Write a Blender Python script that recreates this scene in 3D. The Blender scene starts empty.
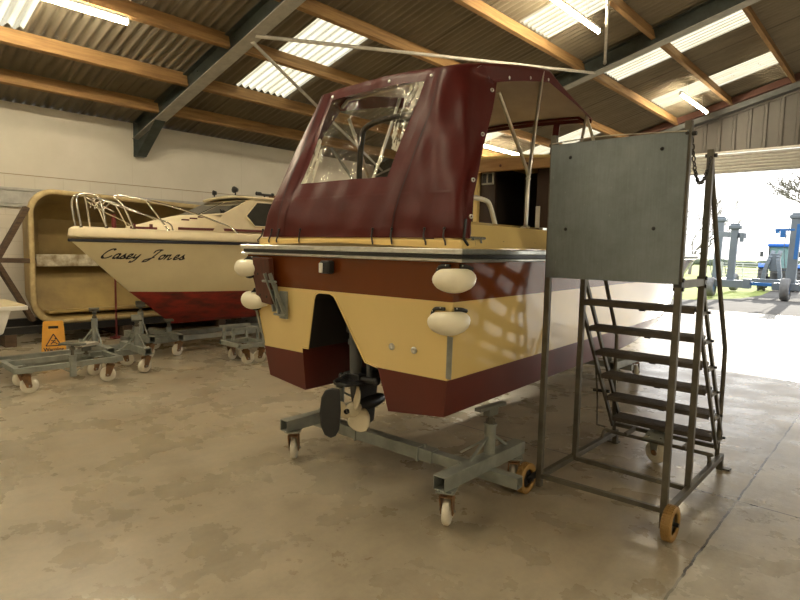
import bpy, bmesh, math, random
from mathutils import Vector, Matrix
random.seed(7)
R = math.radians
scene = bpy.context.scene
COL = scene.collection

# ------------------------------------------------------------------ mesh helpers
class MB:
    """collects shapes, then links them as ONE mesh object"""
    def __init__(s):
        s.v = []; s.f = []; s.m = []; s.sm = []
    def add(s, vs, fs, m=0, smooth=False):
        o = len(s.v)
        s.v += [tuple(p) for p in vs]
        for f in fs:
            s.f.append([i + o for i in f]); s.m.append(m); s.sm.append(smooth)
        return s
    def box(s, c, size, m=0, rot=None):
        x, y, z = [k / 2 for k in size]
        vs = [Vector((a, b, d)) for a in (-x, x) for b in (-y, y) for d in (-z, z)]
        if rot is not None: vs = [rot @ p for p in vs]
        c = Vector(c)
        return s.add([p + c for p in vs], [(0,1,3,2),(4,6,7,5),(0,4,5,1),(2,3,7,6),(0,2,6,4),(1,5,7,3)], m)
    def beam(s, p0, p1, w, h, m=0, up=(0,0,1)):
        """box of width w and height h from p0 to p1"""
        p0, p1 = Vector(p0), Vector(p1); d = p1 - p0; L = d.length; d.normalize()
        up = Vector(up)
        if abs(d.dot(up)) > .99: up = Vector((0,1,0))
        sd = d.cross(up).normalized(); u = sd.cross(d).normalized()
        rot = Matrix((sd, d, u)).transposed()
        return s.box((p0 + p1) / 2, (w, L, h), m, rot)
    def hollow(s, p0, p1, w, h, t, m=0, up=(0,0,1)):
        """open-ended box section"""
        p0, p1 = Vector(p0), Vector(p1); d = (p1 - p0).normalized(); up = Vector(up)
        if abs(d.dot(up)) > .99: up = Vector((0,1,0))
        sd = d.cross(up).normalized(); u = sd.cross(d).normalized()
        def ring(p, k): 
            return [p + sd*a*(w/2-k) + u*b*(h/2-k) for a, b in ((-1,-1),(1,-1),(1,1),(-1,1))]
        q = min(.25, (p1-p0).length*.3)
        vs = ring(p0, 0) + ring(p1, 0) + ring(p0, t) + ring(p0 + d*q, t) + ring(p1, t) + ring(p1 - d*q, t)
        fs = []
        for i in range(4):
            j = (i + 1) % 4
            fs += [(i, j, 4+j, 4+i), (j, i, 8+i, 8+j), (8+j, 8+i, 12+i, 12+j), (4+i, 4+j, 16+j, 16+i), (16+i, 16+j, 20+j, 20+i)]
        fs += [(12,13,14,15), (23,22,21,20)]
        return s.add(vs, fs, m)
    def tube(s, path, r, m=0, n=10, caps=True, smooth=True):
        path = [Vector(p) for p in path]
        rs = r if isinstance(r, (list, tuple)) else [r] * len(path)
        vs = []; ref = None
        for i, p in enumerate(path):
            if i == 0: d = path[1] - p
            elif i == len(path) - 1: d = p - path[i-1]
            else: d = (path[i+1] - p).normalized() + (p - path[i-1]).normalized()
            d.normalize()
            if ref is None: ref = Vector((0,0,1)) if abs(d.z) < .9 else Vector((1,0,0))
            a = d.cross(ref)
            if a.length < 1e-4: a = d.orthogonal()
            a.normalize(); b = a.cross(d).normalized(); ref = b
            vs += [p + (a*math.cos(2*math.pi*k/n) + b*math.sin(2*math.pi*k/n)) * rs[i] for k in range(n)]
        fs = [(i*n+k, i*n+(k+1)%n, (i+1)*n+(k+1)%n, (i+1)*n+k) for i in range(len(path)-1) for k in range(n)]
        s.add(vs, fs, m, smooth)
        if caps:
            s.add(vs[:n], [tuple(range(n-1,-1,-1))], m); s.add(vs[-n:], [tuple(range(n))], m)
        return s
    def lathe(s, prof, c, axis, m=0, n=24):
        """prof: (radius, distance along axis)"""
        c = Vector(c); ax = Vector(axis).normalized(); a = ax.orthogonal().normalized(); b = ax.cross(a)
        vs = [c + ax*h + (a*math.cos(2*math.pi*k/n) + b*math.sin(2*math.pi*k/n))*r for r, h in prof for k in range(n)]
        fs = [(i*n+k, i*n+(k+1)%n, (i+1)*n+(k+1)%n, (i+1)*n+k) for i in range(len(prof)-1) for k in range(n)]
        return s.add(vs, fs, m, True)
    def prism(s, poly, fn, t0, t1, m=0):
        """poly of 2-D points; fn(p, t) -> 3-D"""
        n = len(poly)
        vs = [fn(p, t0) for p in poly] + [fn(p, t1) for p in poly]
        fs = [tuple(range(n-1,-1,-1)), tuple(range(n, 2*n))] + [(i, (i+1)%n, n+(i+1)%n, n+i) for i in range(n)]
        return s.add(vs, fs, m)
    def grid(s, fn, us, vs_, m=0, smooth=True, skip=None):
        nu, nv = len(us), len(vs_)
        pts = [fn(u, v) for v in vs_ for u in us]
        fs = []
        for j in range(nv-1):
            for i in range(nu-1):
                if skip and skip(i, j): continue
                fs.append((j*nu+i, j*nu+i+1, (j+1)*nu+i+1, (j+1)*nu+i))
        mm = m if callable(m) else None
        if mm is None: return s.add(pts, fs, m, smooth)
        o = len(s.v); s.v += [tuple(p) for p in pts]
        for f in fs:
            s.f.append([k+o for k in f]); s.m.append(mm(f[0] % nu, f[0] // nu)); s.sm.append(smooth)
        return s
    def ball(s, c, r, m=0, n=14, sc=(1,1,1)):
        c = Vector(c)
        def fn(u, v):
            return c + Vector((sc[0]*r*math.cos(u)*math.cos(v), sc[1]*r*math.sin(u)*math.cos(v), sc[2]*r*math.sin(v)))
        return s.grid(fn, [2*math.pi*k/n for k in range(n+1)], [-math.pi/2 + math.pi*k/(n//2) for k in range(n//2+1)], m)
    def build(s, name, mats, parent=None, loc=None, rot=None, bevel=0, solid=0, weld=True, fixn=True, sub=0):
        me = bpy.data.meshes.new(name)
        me.from_pydata(s.v, [], s.f)
        if not isinstance(mats, (list, tuple)): mats = [mats]
        for k in mats: me.materials.append(k)
        me.polygons.foreach_set('material_index', s.m)
        me.polygons.foreach_set('use_smooth', s.sm)
        bm = bmesh.new(); bm.from_mesh(me)
        if weld:                                    # smooth and flat surfaces keep their own vertices, so their normals stay apart
            for flag in (True, False):
                vv = [v for v in bm.verts if v.link_faces and all(f.smooth == flag for f in v.link_faces)]
                if vv: bmesh.ops.remove_doubles(bm, verts=vv, dist=1e-5)
        if fixn: bmesh.ops.recalc_face_normals(bm, faces=bm.faces)
        bm.to_mesh(me); bm.free(); me.update()
        return link(name, me, parent, loc, rot, bevel, solid, sub)

def link(name, me, parent=None, loc=None, rot=None, bevel=0, solid=0, sub=0):
    o = bpy.data.objects.new(name, me); COL.objects.link(o)
    if parent: o.parent = parent
    if loc is not None: o.location = loc
    if rot is not None: o.rotation_euler = rot
    if solid:
        k = o.modifiers.new('thick', 'SOLIDIFY'); k.thickness = solid; k.offset = 0
    if bevel:
        k = o.modifiers.new('bev', 'BEVEL'); k.width = bevel; k.segments = 2; k.limit_method = 'ANGLE'; k.angle_limit = R(40)
    if sub:
        k = o.modifiers.new('sub', 'SUBSURF'); k.levels = sub; k.render_levels = sub
    return o

def empty(name, loc=(0,0,0), rz=0):
    o = bpy.data.objects.new(name, None); COL.objects.link(o)
    o.location = loc; o.rotation_euler = (0, 0, rz); o.empty_display_size = .2
    return o
def tag(o, label, cat, group=None, kind=None):
    o['label'] = label; o['category'] = cat
    if group: o['group'] = group
    if kind: o['kind'] = kind
    return o
def copy_tree(o, parent=None):
    c = o.copy(); COL.objects.link(c); c.parent = parent
    for ch in [x for x in COL.objects if x.parent == o]: copy_tree(ch, c)
    return c
def lerp(a, b, t): return a + (b - a) * t
def interp(x, xs, ys):
    if x <= xs[0]: return ys[0]
    for i in range(1, len(xs)):
        if x <= xs[i]: return lerp(ys[i-1], ys[i], (x - xs[i-1]) / (xs[i] - xs[i-1]))
    return ys[-1]
def catmull(pts, n=6):
    P = [Vector(p) for p in pts]; P = [P[0]*2 - P[1]] + P + [P[-1]*2 - P[-2]]
    out = []
    for i in range(1, len(P)-2):
        for k in range(n):
            t = k / n
            out.append(.5*((2*P[i]) + (P[i+1]-P[i-1])*t + (2*P[i-1]-5*P[i]+4*P[i+1]-P[i+2])*t*t + (3*P[i]-P[i-1]-3*P[i+1]+P[i+2])*t**3))
    out.append(P[-2]); return out

# ------------------------------------------------------------------ materials
def nodes(name):
    m = bpy.data.materials.new(name); m.use_nodes = True
    nt = m.node_tree; b = nt.nodes['Principled BSDF']
    return m, nt, b
def mixc(nt, fac, a, b, mode='MIX'):
    n = nt.nodes.new('ShaderNodeMix'); n.data_type = 'RGBA'; n.blend_type = mode
    for k, v in ((0, fac), (6, a), (7, b)):
        if hasattr(v, 'is_linked') or hasattr(v, 'links'): nt.links.new(v, n.inputs[k])
        else: n.inputs[k].default_value = v if k == 0 else (*v, 1)
    return n.outputs[2]
def noise(nt, scale, detail=4, rough=.6, vec=None, stretch=None):
    n = nt.nodes.new('ShaderNodeTexNoise'); n.inputs['Scale'].default_value = scale
    n.inputs['Detail'].default_value = detail; n.inputs['Roughness'].default_value = rough
    tc = nt.nodes.new('ShaderNodeTexCoord')
    src = tc.outputs['Object']
    if stretch:
        mp = nt.nodes.new('ShaderNodeMapping'); mp.inputs['Scale'].default_value = stretch
        nt.links.new(src, mp.inputs['Vector']); src = mp.outputs['Vector']
    nt.links.new(src, n.inputs['Vector'])
    return n.outputs['Fac']
def ramp(nt, fac, stops):
    n = nt.nodes.new('ShaderNodeValToRGB'); nt.links.new(fac, n.inputs['Fac'])
    e = n.color_ramp.elements
    while len(e) < len(stops): e.new(.5)
    for k, (p, c) in enumerate(stops):
        e[k].position = p; e[k].color = (*c, 1) if len(c) == 3 else c
    return n.outputs['Color']
def math_(nt, op, a, b=None, clamp=False):
    n = nt.nodes.new('ShaderNodeMath'); n.operation = op; n.use_clamp = clamp
    for k, v in ((0, a), (1, b)):
        if v is None: continue
        if hasattr(v, 'links'): nt.links.new(v, n.inputs[k])
        else: n.inputs[k].default_value = v
    return n.outputs[0]
def bump(nt, b, h, strength=.2, dist=.01):
    n = nt.nodes.new('ShaderNodeBump'); n.inputs['Strength'].default_value = strength; n.inputs['Distance'].default_value = dist
    nt.links.new(h, n.inputs['Height']); nt.links.new(n.outputs['Normal'], b.inputs['Normal'])
def mat(name, c, rough=.5, metal=0, c2=None, scale=8, detail=5, stretch=None, bmp=0, coat=0, spec=.5, contrast=(.35,.65), bscale=None):
    m, nt, b = nodes(name)
    b.inputs['Roughness'].default_value = rough; b.inputs['Metallic'].default_value = metal
    b.inputs['Specular IOR Level'].default_value = spec
    if coat: b.inputs['Coat Weight'].default_value = coat; b.inputs['Coat Roughness'].default_value = .04
    if c2 is None: c2 = tuple(k*.86 for k in c)
    f = noise(nt, scale, detail, .6, stretch=stretch)
    nt.links.new(ramp(nt, f, [(contrast[0], c2), (contrast[1], c)]), b.inputs['Base Color'])
    if bmp:
        bump(nt, b, noise(nt, bscale or scale*3, 3, .6, stretch=stretch), bmp)
    return m

M = {}
M['cream'] = mat('cream_gelcoat', (.80,.60,.24), .12, c2=(.755,.565,.22), scale=1.2, coat=1)
M['brown'] = mat('brown_gelcoat', (.155,.038,.006), .12, c2=(.138,.032,.005), scale=2, coat=.35, spec=.3)
M['antifoul'] = mat('antifoul_paint', (.115,.018,.009), .45, c2=(.098,.015,.0075), scale=3)
M['darkwell'] = mat('dark_recess_lining', (.018,.013,.01), .6, scale=5)  # near-black surface of the upper drive tunnel and the cabin doorway
M['fender'] = mat('white_vinyl_fender', (.86,.80,.62), .32, c2=(.80,.74,.57), scale=6)
M['black'] = mat('black_rubber', (.012,.012,.012), .45)
M['blackpl'] = mat('black_drive_paint', (.022,.022,.024), .38, c2=(.014,.014,.016), scale=14)
M['alu'] = mat('anodised_aluminium', (.72,.72,.68), .3, 1, c2=(.6,.6,.56), scale=20)
M['whiteplastic'] = mat('white_trim_plastic', (.78,.76,.68), .35)
M['steelrod'] = mat('stainless_tube', (.6,.57,.5), .3, 1, c2=(.5,.47,.4), scale=9)
M['canvas'] = mat('maroon_vinyl_canvas', (.086,.0125,.0105), .40, c2=(.07,.010,.0085), scale=5, bmp=.16, bscale=9, spec=.22)
M['canvas_in'] = mat('canvas_lining_grey_brown', (.39,.34,.33), .8, c2=(.34,.295,.285), scale=6)
M['zip'] = mat('dark_maroon_seam', (.05,.01,.01), .6)
M['wood_dark'] = mat('varnished_mahogany', (.10,.026,.014), .3, c2=(.065,.018,.01), scale=6, stretch=(6,6,1))
M['wood_cabin'] = mat('dark_cabin_panel', (.055,.03,.02), .45, c2=(.04,.022,.015), scale=5, stretch=(5,5,1))
M['prop'] = mat('cream_nylon_propeller', (.68,.60,.42), .4, c2=(.6,.52,.36), scale=9)
M['galv'] = mat('dull_galvanised_steel', (.33,.345,.31), .5, .4, c2=(.22,.235,.21), scale=7)
M['paintsteel'] = mat('grey_green_painted_steel', (.135,.14,.12), .5, .2, c2=(.09,.09,.075), scale=6)
M['gantry'] = mat('worn_grey_olive_steel_tube', (.145,.132,.10), .45, .35, c2=(.09,.08,.06), scale=9)
M['tread'] = mat('dark_ribbed_tread', (.12,.098,.08), .6, c2=(.08,.066,.052), scale=12, bmp=.5, bscale=60)
M['rust'] = mat('rusty_bracket', (.26,.13,.045), .7, .2, c2=(.12,.07,.035), scale=20)
M['wheel'] = mat('white_nylon_wheel', (.78,.74,.62), .45, c2=(.68,.62,.5), scale=12)
M['ywheel'] = mat('ochre_rubber_wheel', (.36,.215,.065), .6, c2=(.27,.155,.045), scale=15)
M['cas'] = mat('aged_ivory_gelcoat', (.80,.70,.45), .3, c2=(.74,.64,.41), scale=2.5, coat=.3)
M['casdeck'] = mat('ivory_deck_gelcoat', (.72,.62,.42), .35, c2=(.66,.56,.38), scale=4)
M['casred'] = mat('patchy_red_antifoul', (.36,.034,.02), .6, c2=(.075,.02,.016), scale=3.5, detail=8, stretch=(1,1,3), contrast=(.3,.62))
M['navy'] = mat('navy_stripe', (.012,.014,.03), .4)
M['ink'] = mat('dark_lettering', (.012,.008,.012), .4)
M['maroon'] = mat('maroon_stripe', (.12,.02,.02), .4)
M['glassdark'] = mat('smoked_window_glass', (.05,.05,.045), .06, c2=(.04,.04,.036), spec=.8)
M['chrome'] = mat('chrome_rail', (.8,.78,.72), .15, 1)
M['mould'] = mat('yellowed_fibreglass', (.40,.285,.10), .6, c2=(.22,.15,.06), scale=1.6, detail=7, bmp=.2, contrast=(.3,.7))
M['mouldrim'] = mat('raw_fibreglass_rim', (.50,.39,.20), .7, c2=(.36,.27,.13), scale=9, detail=8, bmp=.3)
M['mouldwhite'] = mat('flaking_white_ledge', (.62,.57,.44), .7, c2=(.25,.19,.11), scale=7, detail=8)
M['oldwood'] = mat('old_brown_timber', (.10,.062,.034), .8, c2=(.05,.03,.018), scale=6, stretch=(1,1,6))
M['redpole'] = mat('red_painted_pole', (.16,.018,.015), .5)
M['sign'] = mat('yellow_plastic_sign', (.78,.36,.02), .4)
M['whitehull'] = mat('white_gelcoat', (.85,.83,.77), .3)
M['timber'] = mat('sawn_timber_purlin', (.38,.225,.085), .75, c2=(.19,.10,.036), scale=3.2, detail=8, stretch=(6,.5,6), contrast=(.3,.7))
M['frame'] = mat('dark_green_painted_frame', (.055,.068,.06), .5, c2=(.035,.04,.035), scale=6)
M['flange'] = mat('pale_grey_dusty_flange', (.43,.42,.385), .55, c2=(.33,.325,.30), scale=7)
M['tubelamp_body'] = mat('white_lamp_body', (.8,.8,.76), .4)
M['rod'] = mat('grey_primer_rod', (.58,.55,.50), .5, c2=(.46,.44,.39), scale=8)
M['claddoor'] = mat('beige_profiled_cladding', (.17,.158,.145), .5, c2=(.15,.14,.13), scale=2)
M['rollershutter'] = mat('pale_grey_shutter', (.5,.49,.45), .45)
M['redlead'] = mat('red_brown_plate', (.14,.06,.042), .7, c2=(.1,.045,.03), scale=3)
M['bark'] = mat('grey_bark', (.17,.155,.135), .9, c2=(.12,.11,.095), scale=8)
M['hoist'] = mat('pale_blue_grey_hoist_paint', (.17,.2,.23), .5, c2=(.14,.17,.2), scale=3)
M['hoistblue'] = mat('bright_blue_hoist_paint', (.03,.15,.42), .45)
M['tractorblue'] = mat('blue_tractor_paint', (.025,.14,.55), .35)
M['tyre'] = mat('dusty_tyre', (.09,.09,.09), .85)
M['greytyre'] = mat('pale_worn_tyre', (.2,.2,.2), .85, c2=(.14,.14,.14))
M['cabglass'] = mat('pale_cab_glass', (.2,.33,.34), .08, spec=.8)
M['gatesteel'] = mat('galvanised_gate', (.5,.52,.52), .5, .4)
M['chain'] = mat('dark_chain', (.06,.055,.05), .5, .6)
M['jute'] = mat('pale_card_pad', (.4,.36,.29), .8)

def mk_floor():
    m, nt, b = nodes('power_floated_concrete')
    tc = nt.nodes.new('ShaderNodeTexCoord'); sp = nt.nodes.new('ShaderNodeSeparateXYZ')
    nt.links.new(tc.outputs['Object'], sp.inputs[0])
    n1 = noise(nt, .55, 6, .65); n2 = noise(nt, 1.7, 9, .72, stretch=(1.6,.8,1)); n3 = noise(nt, 30, 4, .6)
    base = ramp(nt, n1, [(.3,(.30,.254,.178)), (.7,(.44,.385,.29))])
    mid = ramp(nt, n2, [(.30,(.67,.65,.61)), (.5,(1,1,1)), (.70,(1.2,1.18,1.14))])
    c = mixc(nt, 1, base, mid, 'MULTIPLY')
    fine = ramp(nt, n3, [(.25,(.8,.8,.8)), (.6,(1.05,1.05,1.05))])
    c = mixc(nt, .45, c, fine, 'MULTIPLY')
    # dark oil smudges
    sm = ramp(nt, noise(nt, .9, 4, .55, stretch=(1.5,.7,1)), [(.50,(1,1,1)), (.72,(.66,.63,.58))])
    c = mixc(nt, .7, c, sm, 'MULTIPLY')
    # the bay right of the long joint is made paler and greyer
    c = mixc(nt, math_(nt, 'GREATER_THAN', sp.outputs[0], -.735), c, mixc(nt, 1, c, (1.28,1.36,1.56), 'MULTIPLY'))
    # sawn joints, slightly ragged
    wob = math_(nt, 'MULTIPLY', math_(nt, 'SUBTRACT', noise(nt, 7, 4), .5), .05)
    def line(sock, pos, w, wobk=1.0):
        d = math_(nt, 'ABSOLUTE', math_(nt, 'SUBTRACT', math_(nt, 'ADD', sock, math_(nt, 'MULTIPLY', wob, wobk)), pos))
        return math_(nt, 'LESS_THAN', d, w)
    ln = None
    for sock, pos, w, wk in ((sp.outputs[0], -.735, .0065, .6), (sp.outputs[1], 4.15, .006, .12), (sp.outputs[1], 14.3, .02, .2), (sp.outputs[0], 4.4, .01, .4), (sp.outputs[1], -.9, .006, .12)):
        l = line(sock, pos, w, wk)
        ln = l if ln is None else math_(nt, 'MAXIMUM', ln, l)
    c = mixc(nt, ln, c, (.03,.024,.018))
    # worn, patched strip along the long joint
    near = math_(nt, 'SUBTRACT', 1, math_(nt, 'MULTIPLY', math_(nt, 'ABSOLUTE', math_(nt, 'ADD', sp.outputs[0], .8)), 4.5), True)
    pt = math_(nt, 'MULTIPLY', near, ramp(nt, noise(nt, 6, 6, .7, stretch=(1,.5,1)), [(.5,(0,0,0)), (.56,(1,1,1))]))
    c = mixc(nt, math_(nt, 'MULTIPLY', pt, .6), c, (.52,.49,.42))
    # rough older slab near the door, past the joint
    old = math_(nt, 'GREATER_THAN', sp.outputs[1], 14.3)
    rc = ramp(nt, noise(nt, 5, 8, .75), [(.3,(.15,.125,.09)), (.7,(.24,.205,.16))])
    c = mixc(nt, old, c, rc)
    nt.links.new(c, b.inputs['Base Color'])
    b.inputs['Specular IOR Level'].default_value = .8
    nt.links.new(math_(nt, 'ADD', math_(nt, 'MULTIPLY', noise(nt, 2.2, 6, .6), .46), .06), b.inputs['Roughness'])
    bump(nt, b, noise(nt, 5, 7, .65), .32, .012)
    return m
M['floor'] = mk_floor()

def mk_wall():
    m, nt, b = nodes('painted_wall_board_and_block')
    tc = nt.nodes.new('ShaderNodeTexCoord'); sp = nt.nodes.new('ShaderNodeSeparateXYZ')
    nt.links.new(tc.outputs['Object'], sp.inputs[0])
    c = ramp(nt, noise(nt, .9, 5), [(.3,(.55,.515,.44)), (.7,(.64,.60,.525))])
    # block courses below the boarding
    br = nt.nodes.new('ShaderNodeTexBrick'); mp = nt.nodes.new('ShaderNodeMapping'); mp.inputs['Rotation'].default_value = (0, R(90), 0)
    cb = nt.nodes.new('ShaderNodeCombineXYZ'); nt.links.new(sp.outputs[1], cb.inputs[0]); nt.links.new(sp.outputs[2], cb.inputs[1])
    nt.links.new(cb.outputs[0], br.inputs['Vector'])
    br.inputs['Scale'].default_value = 1; br.inputs['Brick Width'].default_value = .45; br.inputs['Row Height'].default_value = .225; br.inputs['Mortar Size'].default_value = .008
    br.inputs['Color1'].default_value = (1,1,1,1); br.inputs['Color2'].default_value = (.975,.97,.965,1); br.inputs['Mortar'].default_value = (.90,.885,.87,1)
    low = math_(nt, 'LESS_THAN', sp.outputs[2], 2.7)
    blk = mixc(nt, low, (1,1,1), br.outputs['Color'])
    c = mixc(nt, 1, c, blk, 'MULTIPLY')
    # board joints above
    for p in (2.72,):
        l = math_(nt, 'LESS_THAN', math_(nt, 'ABSOLUTE', math_(nt, 'SUBTRACT', sp.outputs[2], p)), .008)
        c = mixc(nt, l, c, (.3,.25,.17))
    mo = nt.nodes.new('ShaderNodeMath'); mo.operation = 'PINGPONG'; nt.links.new(math_(nt, 'ADD', sp.outputs[1], .05), mo.inputs[0]); mo.inputs[1].default_value = 1.22
    l = math_(nt, 'MULTIPLY', math_(nt, 'LESS_THAN', mo.outputs[0], .004), math_(nt, 'GREATER_THAN', sp.outputs[2], 2.72))
    c = mixc(nt, math_(nt, 'MULTIPLY', l, .5), c, (.45,.41,.34))
    nt.links.new(c, b.inputs['Base Color']); b.inputs['Roughness'].default_value = .7
    return m
M['wall'] = mk_wall()

def mk_roof():
    m, nt, b = nodes('fibre_cement_sheet')
    tc = nt.nodes.new('ShaderNodeTexCoord'); sp = nt.nodes.new('ShaderNodeSeparateXYZ')
    nt.links.new(tc.outputs['Object'], sp.inputs[0])
    c = ramp(nt, noise(nt, 1.3, 7, .7, stretch=(.6,2,1)), [(.3,(.155,.128,.088)), (.7,(.23,.198,.142))])
    mo = nt.nodes.new('ShaderNodeMath'); mo.operation = 'PINGPONG'; nt.links.new(math_(nt, 'ADD', sp.outputs[1], .1), mo.inputs[0]); mo.inputs[1].default_value = 1.022
    l = math_(nt, 'LESS_THAN', mo.outputs[0], .008)
    c = mixc(nt, math_(nt, 'MULTIPLY', l, .4), c, (.03,.025,.02))
    nt.links.new(c, b.inputs['Base Color']); b.inputs['Roughness'].default_value = .8
    return m
M['roof'] = mk_roof()

def mk_rooflight():
    m = bpy.data.materials.new('translucent_rooflight_sheet'); m.use_nodes = True
    nt = m.node_tree; nt.nodes.remove(nt.nodes['Principled BSDF']); out = nt.nodes['Material Output']
    t = nt.nodes.new('ShaderNodeBsdfTranslucent'); d = nt.nodes.new('ShaderNodeBsdfDiffuse')
    c = ramp(nt, noise(nt, 22, 3, .5), [(.27,(.10,.09,.055)), (.33,(.41,.385,.30))])
    c2 = ramp(nt, noise(nt, 2, 5, .6, stretch=(.5,3,1)), [(.3,(.84,.80,.68)), (.65,(1,1,1))])
    c = mixc(nt, 1, c, c2, 'MULTIPLY')
    nt.links.new(c, t.inputs['Color']); nt.links.new(c, d.inputs['Color'])
    mx = nt.nodes.new('ShaderNodeMixShader'); mx.inputs[0].default_value = .88
    nt.links.new(d.outputs[0], mx.inputs[1]); nt.links.new(t.outputs[0], mx.inputs[2]); nt.links.new(mx.outputs[0], out.inputs['Surface'])
    return m
M['rooflight'] = mk_rooflight()

def mk_vinyl():
    m = bpy.data.materials.new('clear_rippled_vinyl'); m.use_nodes = True
    nt = m.node_tree; nt.nodes.remove(nt.nodes['Principled BSDF']); out = nt.nodes['Material Output']
    t = nt.nodes.new('ShaderNodeBsdfTransparent'); t.inputs['Color'].default_value = (.86,.84,.8,1)
    g = nt.nodes.new('ShaderNodeBsdfGlossy'); g.inputs['Roughness'].default_value = .04; g.inputs['Color'].default_value = (1,.98,.92,1)
    bp = nt.nodes.new('ShaderNodeBump'); bp.inputs['Strength'].default_value = 1; bp.inputs['Distance'].default_value = .03
    nt.links.new(noise(nt, 9, 3, .6, stretch=(1,1,.5)), bp.inputs['Height']); nt.links.new(bp.outputs[0], g.inputs['Normal'])
    mx = nt.nodes.new('ShaderNodeMixShader')
    # scuffed creases along the edges, bright reflections painted in as whitish haze
    cr = ramp(nt, noise(nt, 11, 5, .65, stretch=(1.6,1,.55)), [(.47,(0,0,0)), (.52,(1,1,1))])
    tc = nt.nodes.new('ShaderNodeTexCoord'); sp = nt.nodes.new('ShaderNodeSeparateXYZ'); nt.links.new(tc.outputs['Object'], sp.inputs[0])
    sl = math_(nt, 'MULTIPLY', math_(nt, 'SUBTRACT', sp.outputs[2], 2.04), .16)
    er = math_(nt, 'SUBTRACT', 1, math_(nt, 'MULTIPLY', math_(nt, 'SUBTRACT', math_(nt, 'ADD', .29, sl), sp.outputs[0]), 5.0), True)
    el = math_(nt, 'SUBTRACT', 1, math_(nt, 'MULTIPLY', math_(nt, 'SUBTRACT', sp.outputs[0], math_(nt, 'ADD', -.56, sl)), 6.5), True)
    hi = math_(nt, 'MULTIPLY', math_(nt, 'SUBTRACT', sp.outputs[2], 2.12), 3.0, True)
    e = math_(nt, 'MAXIMUM', math_(nt, 'MULTIPLY', er, hi), math_(nt, 'MULTIPLY', el, math_(nt, 'SUBTRACT', 1.1, hi, True)))
    cr = math_(nt, 'MULTIPLY', cr, math_(nt, 'GREATER_THAN', math_(nt, 'ADD', e, math_(nt, 'MULTIPLY', noise(nt, 5), .5)), .52))
    dz = nt.nodes.new('ShaderNodeBsdfDiffuse'); dz.inputs['Color'].default_value = (.85,.83,.7,1)
    tz = nt.nodes.new('ShaderNodeBsdfTranslucent'); tz.inputs['Color'].default_value = (.85,.83,.7,1)
    az = nt.nodes.new('ShaderNodeMixShader'); az.inputs[0].default_value = .5
    nt.links.new(dz.outputs[0], az.inputs[1]); nt.links.new(tz.outputs[0], az.inputs[2])
    mx.inputs[0].default_value = .07
    nt.links.new(t.outputs[0], mx.inputs[1]); nt.links.new(g.outputs[0], mx.inputs[2])
    m2 = nt.nodes.new('ShaderNodeMixShader')
    nt.links.new(math_(nt, 'MULTIPLY', cr, .85), m2.inputs[0])
    nt.links.new(mx.outputs[0], m2.inputs[1]); nt.links.new(az.outputs[0], m2.inputs[2])
    nt.links.new(m2.outputs[0], out.inputs['Surface'])
    return m
M['vinyl'] = mk_vinyl()

def mk_lamp():
    m, nt, b = nodes('fluorescent_tube_glow')
    b.inputs['Base Color'].default_value = (1,1,1,1)
    b.inputs['Emission Color'].default_value = (1,.86,.60,1); b.inputs['Emission Strength'].default_value = LAMP
    return m
LAMP = 66.0
M['lamp'] = mk_lamp()

def mk_ground(name, stops, scale, stops2=None):
    m, nt, b = nodes(name)
    c = ramp(nt, noise(nt, scale, 8, .7), stops)
    nt.links.new(c, b.inputs['Base Color']); b.inputs['Roughness'].default_value = .95
    return m
M['apron'] = mk_ground('weathered_yard_concrete', [(.3,(.062,.058,.052)), (.7,(.105,.098,.09))], 2.5)
M['grass'] = mk_ground('spring_grass', [(.3,(.13,.17,.025)), (.7,(.24,.28,.05))], .4)
M['hedge'] = mk_ground('far_hedge', [(.3,(.05,.07,.045)), (.7,(.11,.13,.09))], .3)

# metal sheet of the steps: mottled, scratched galvanised plate
def mk_plate():
    m, nt, b = nodes('scuffed_zinc_plate')
    c = ramp(nt, noise(nt, 4, 8, .7), [(.3,(.145,.172,.18)), (.7,(.222,.256,.27))])
    s = ramp(nt, noise(nt, 3, 4, .6, stretch=(30,30,2)), [(.3,(.85,.85,.85)), (.7,(1.08,1.08,1.08))])
    c = mixc(nt, .6, c, s, 'MULTIPLY')
    sc = ramp(nt, noise(nt, 5, 2, .5, stretch=(14,1,4)), [(.70,(0,0,0)), (.73,(1,1,1))])
    c = mixc(nt, math_(nt, 'MULTIPLY', sc, .3), c, (.4,.41,.38))
    nt.links.new(c, b.inputs['Base Color'])
    b.inputs['Metallic'].default_value = .25; b.inputs['Roughness'].default_value = .5
    return m
M['plate'] = mk_plate()

# ================================================================== THE HALL
XW = -11.5; YG = 18.3; YB = -6.0; SL = .262
def zb(x): return 3.75 + SL * (-abs(x) + 10.9)      # underside of the frames
def zs(x): return zb(x) + .40                        # sheeting
def S(name, mb, m, label, cat, **kw):
    o = mb.build(name, m, **kw); return tag(o, label, cat, kind='structure')

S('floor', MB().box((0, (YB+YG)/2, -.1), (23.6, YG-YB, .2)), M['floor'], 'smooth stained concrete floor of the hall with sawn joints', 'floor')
S('wall_left', MB().box((XW-.1, (YB+YG)/2, 1.96), (.2, YG-YB, 3.92)), M['wall'], 'long white painted wall behind the cabin cruiser', 'wall')
S('wall_near', MB().box((0, YB-.1, 3.3), (23.6, .2, 6.6)), M['wall'], 'white painted end wall behind the viewpoint', 'wall')
S('wall_right', MB().box((11.6, (YB+YG)/2, 1.96), (.2, YG-YB, 3.92)), M['wall'], 'white painted wall on the right side of the hall', 'wall')
mb = MB()  # raised grey strips stacked into one band on the left wall
for y, s_ in ((XW+.012, 0),):
    mb.box((XW+.03, 8, 2.47), (.06, 24, .05)); mb.box((XW+.02, 8, 2.33), (.04, 24, .22)); mb.box((XW+.03, 8, 2.19), (.06, 24, .05))
S('trim_1', mb, M['flange'], 'grey stacked strips running along the left wall', 'trim', bevel=.006)

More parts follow.
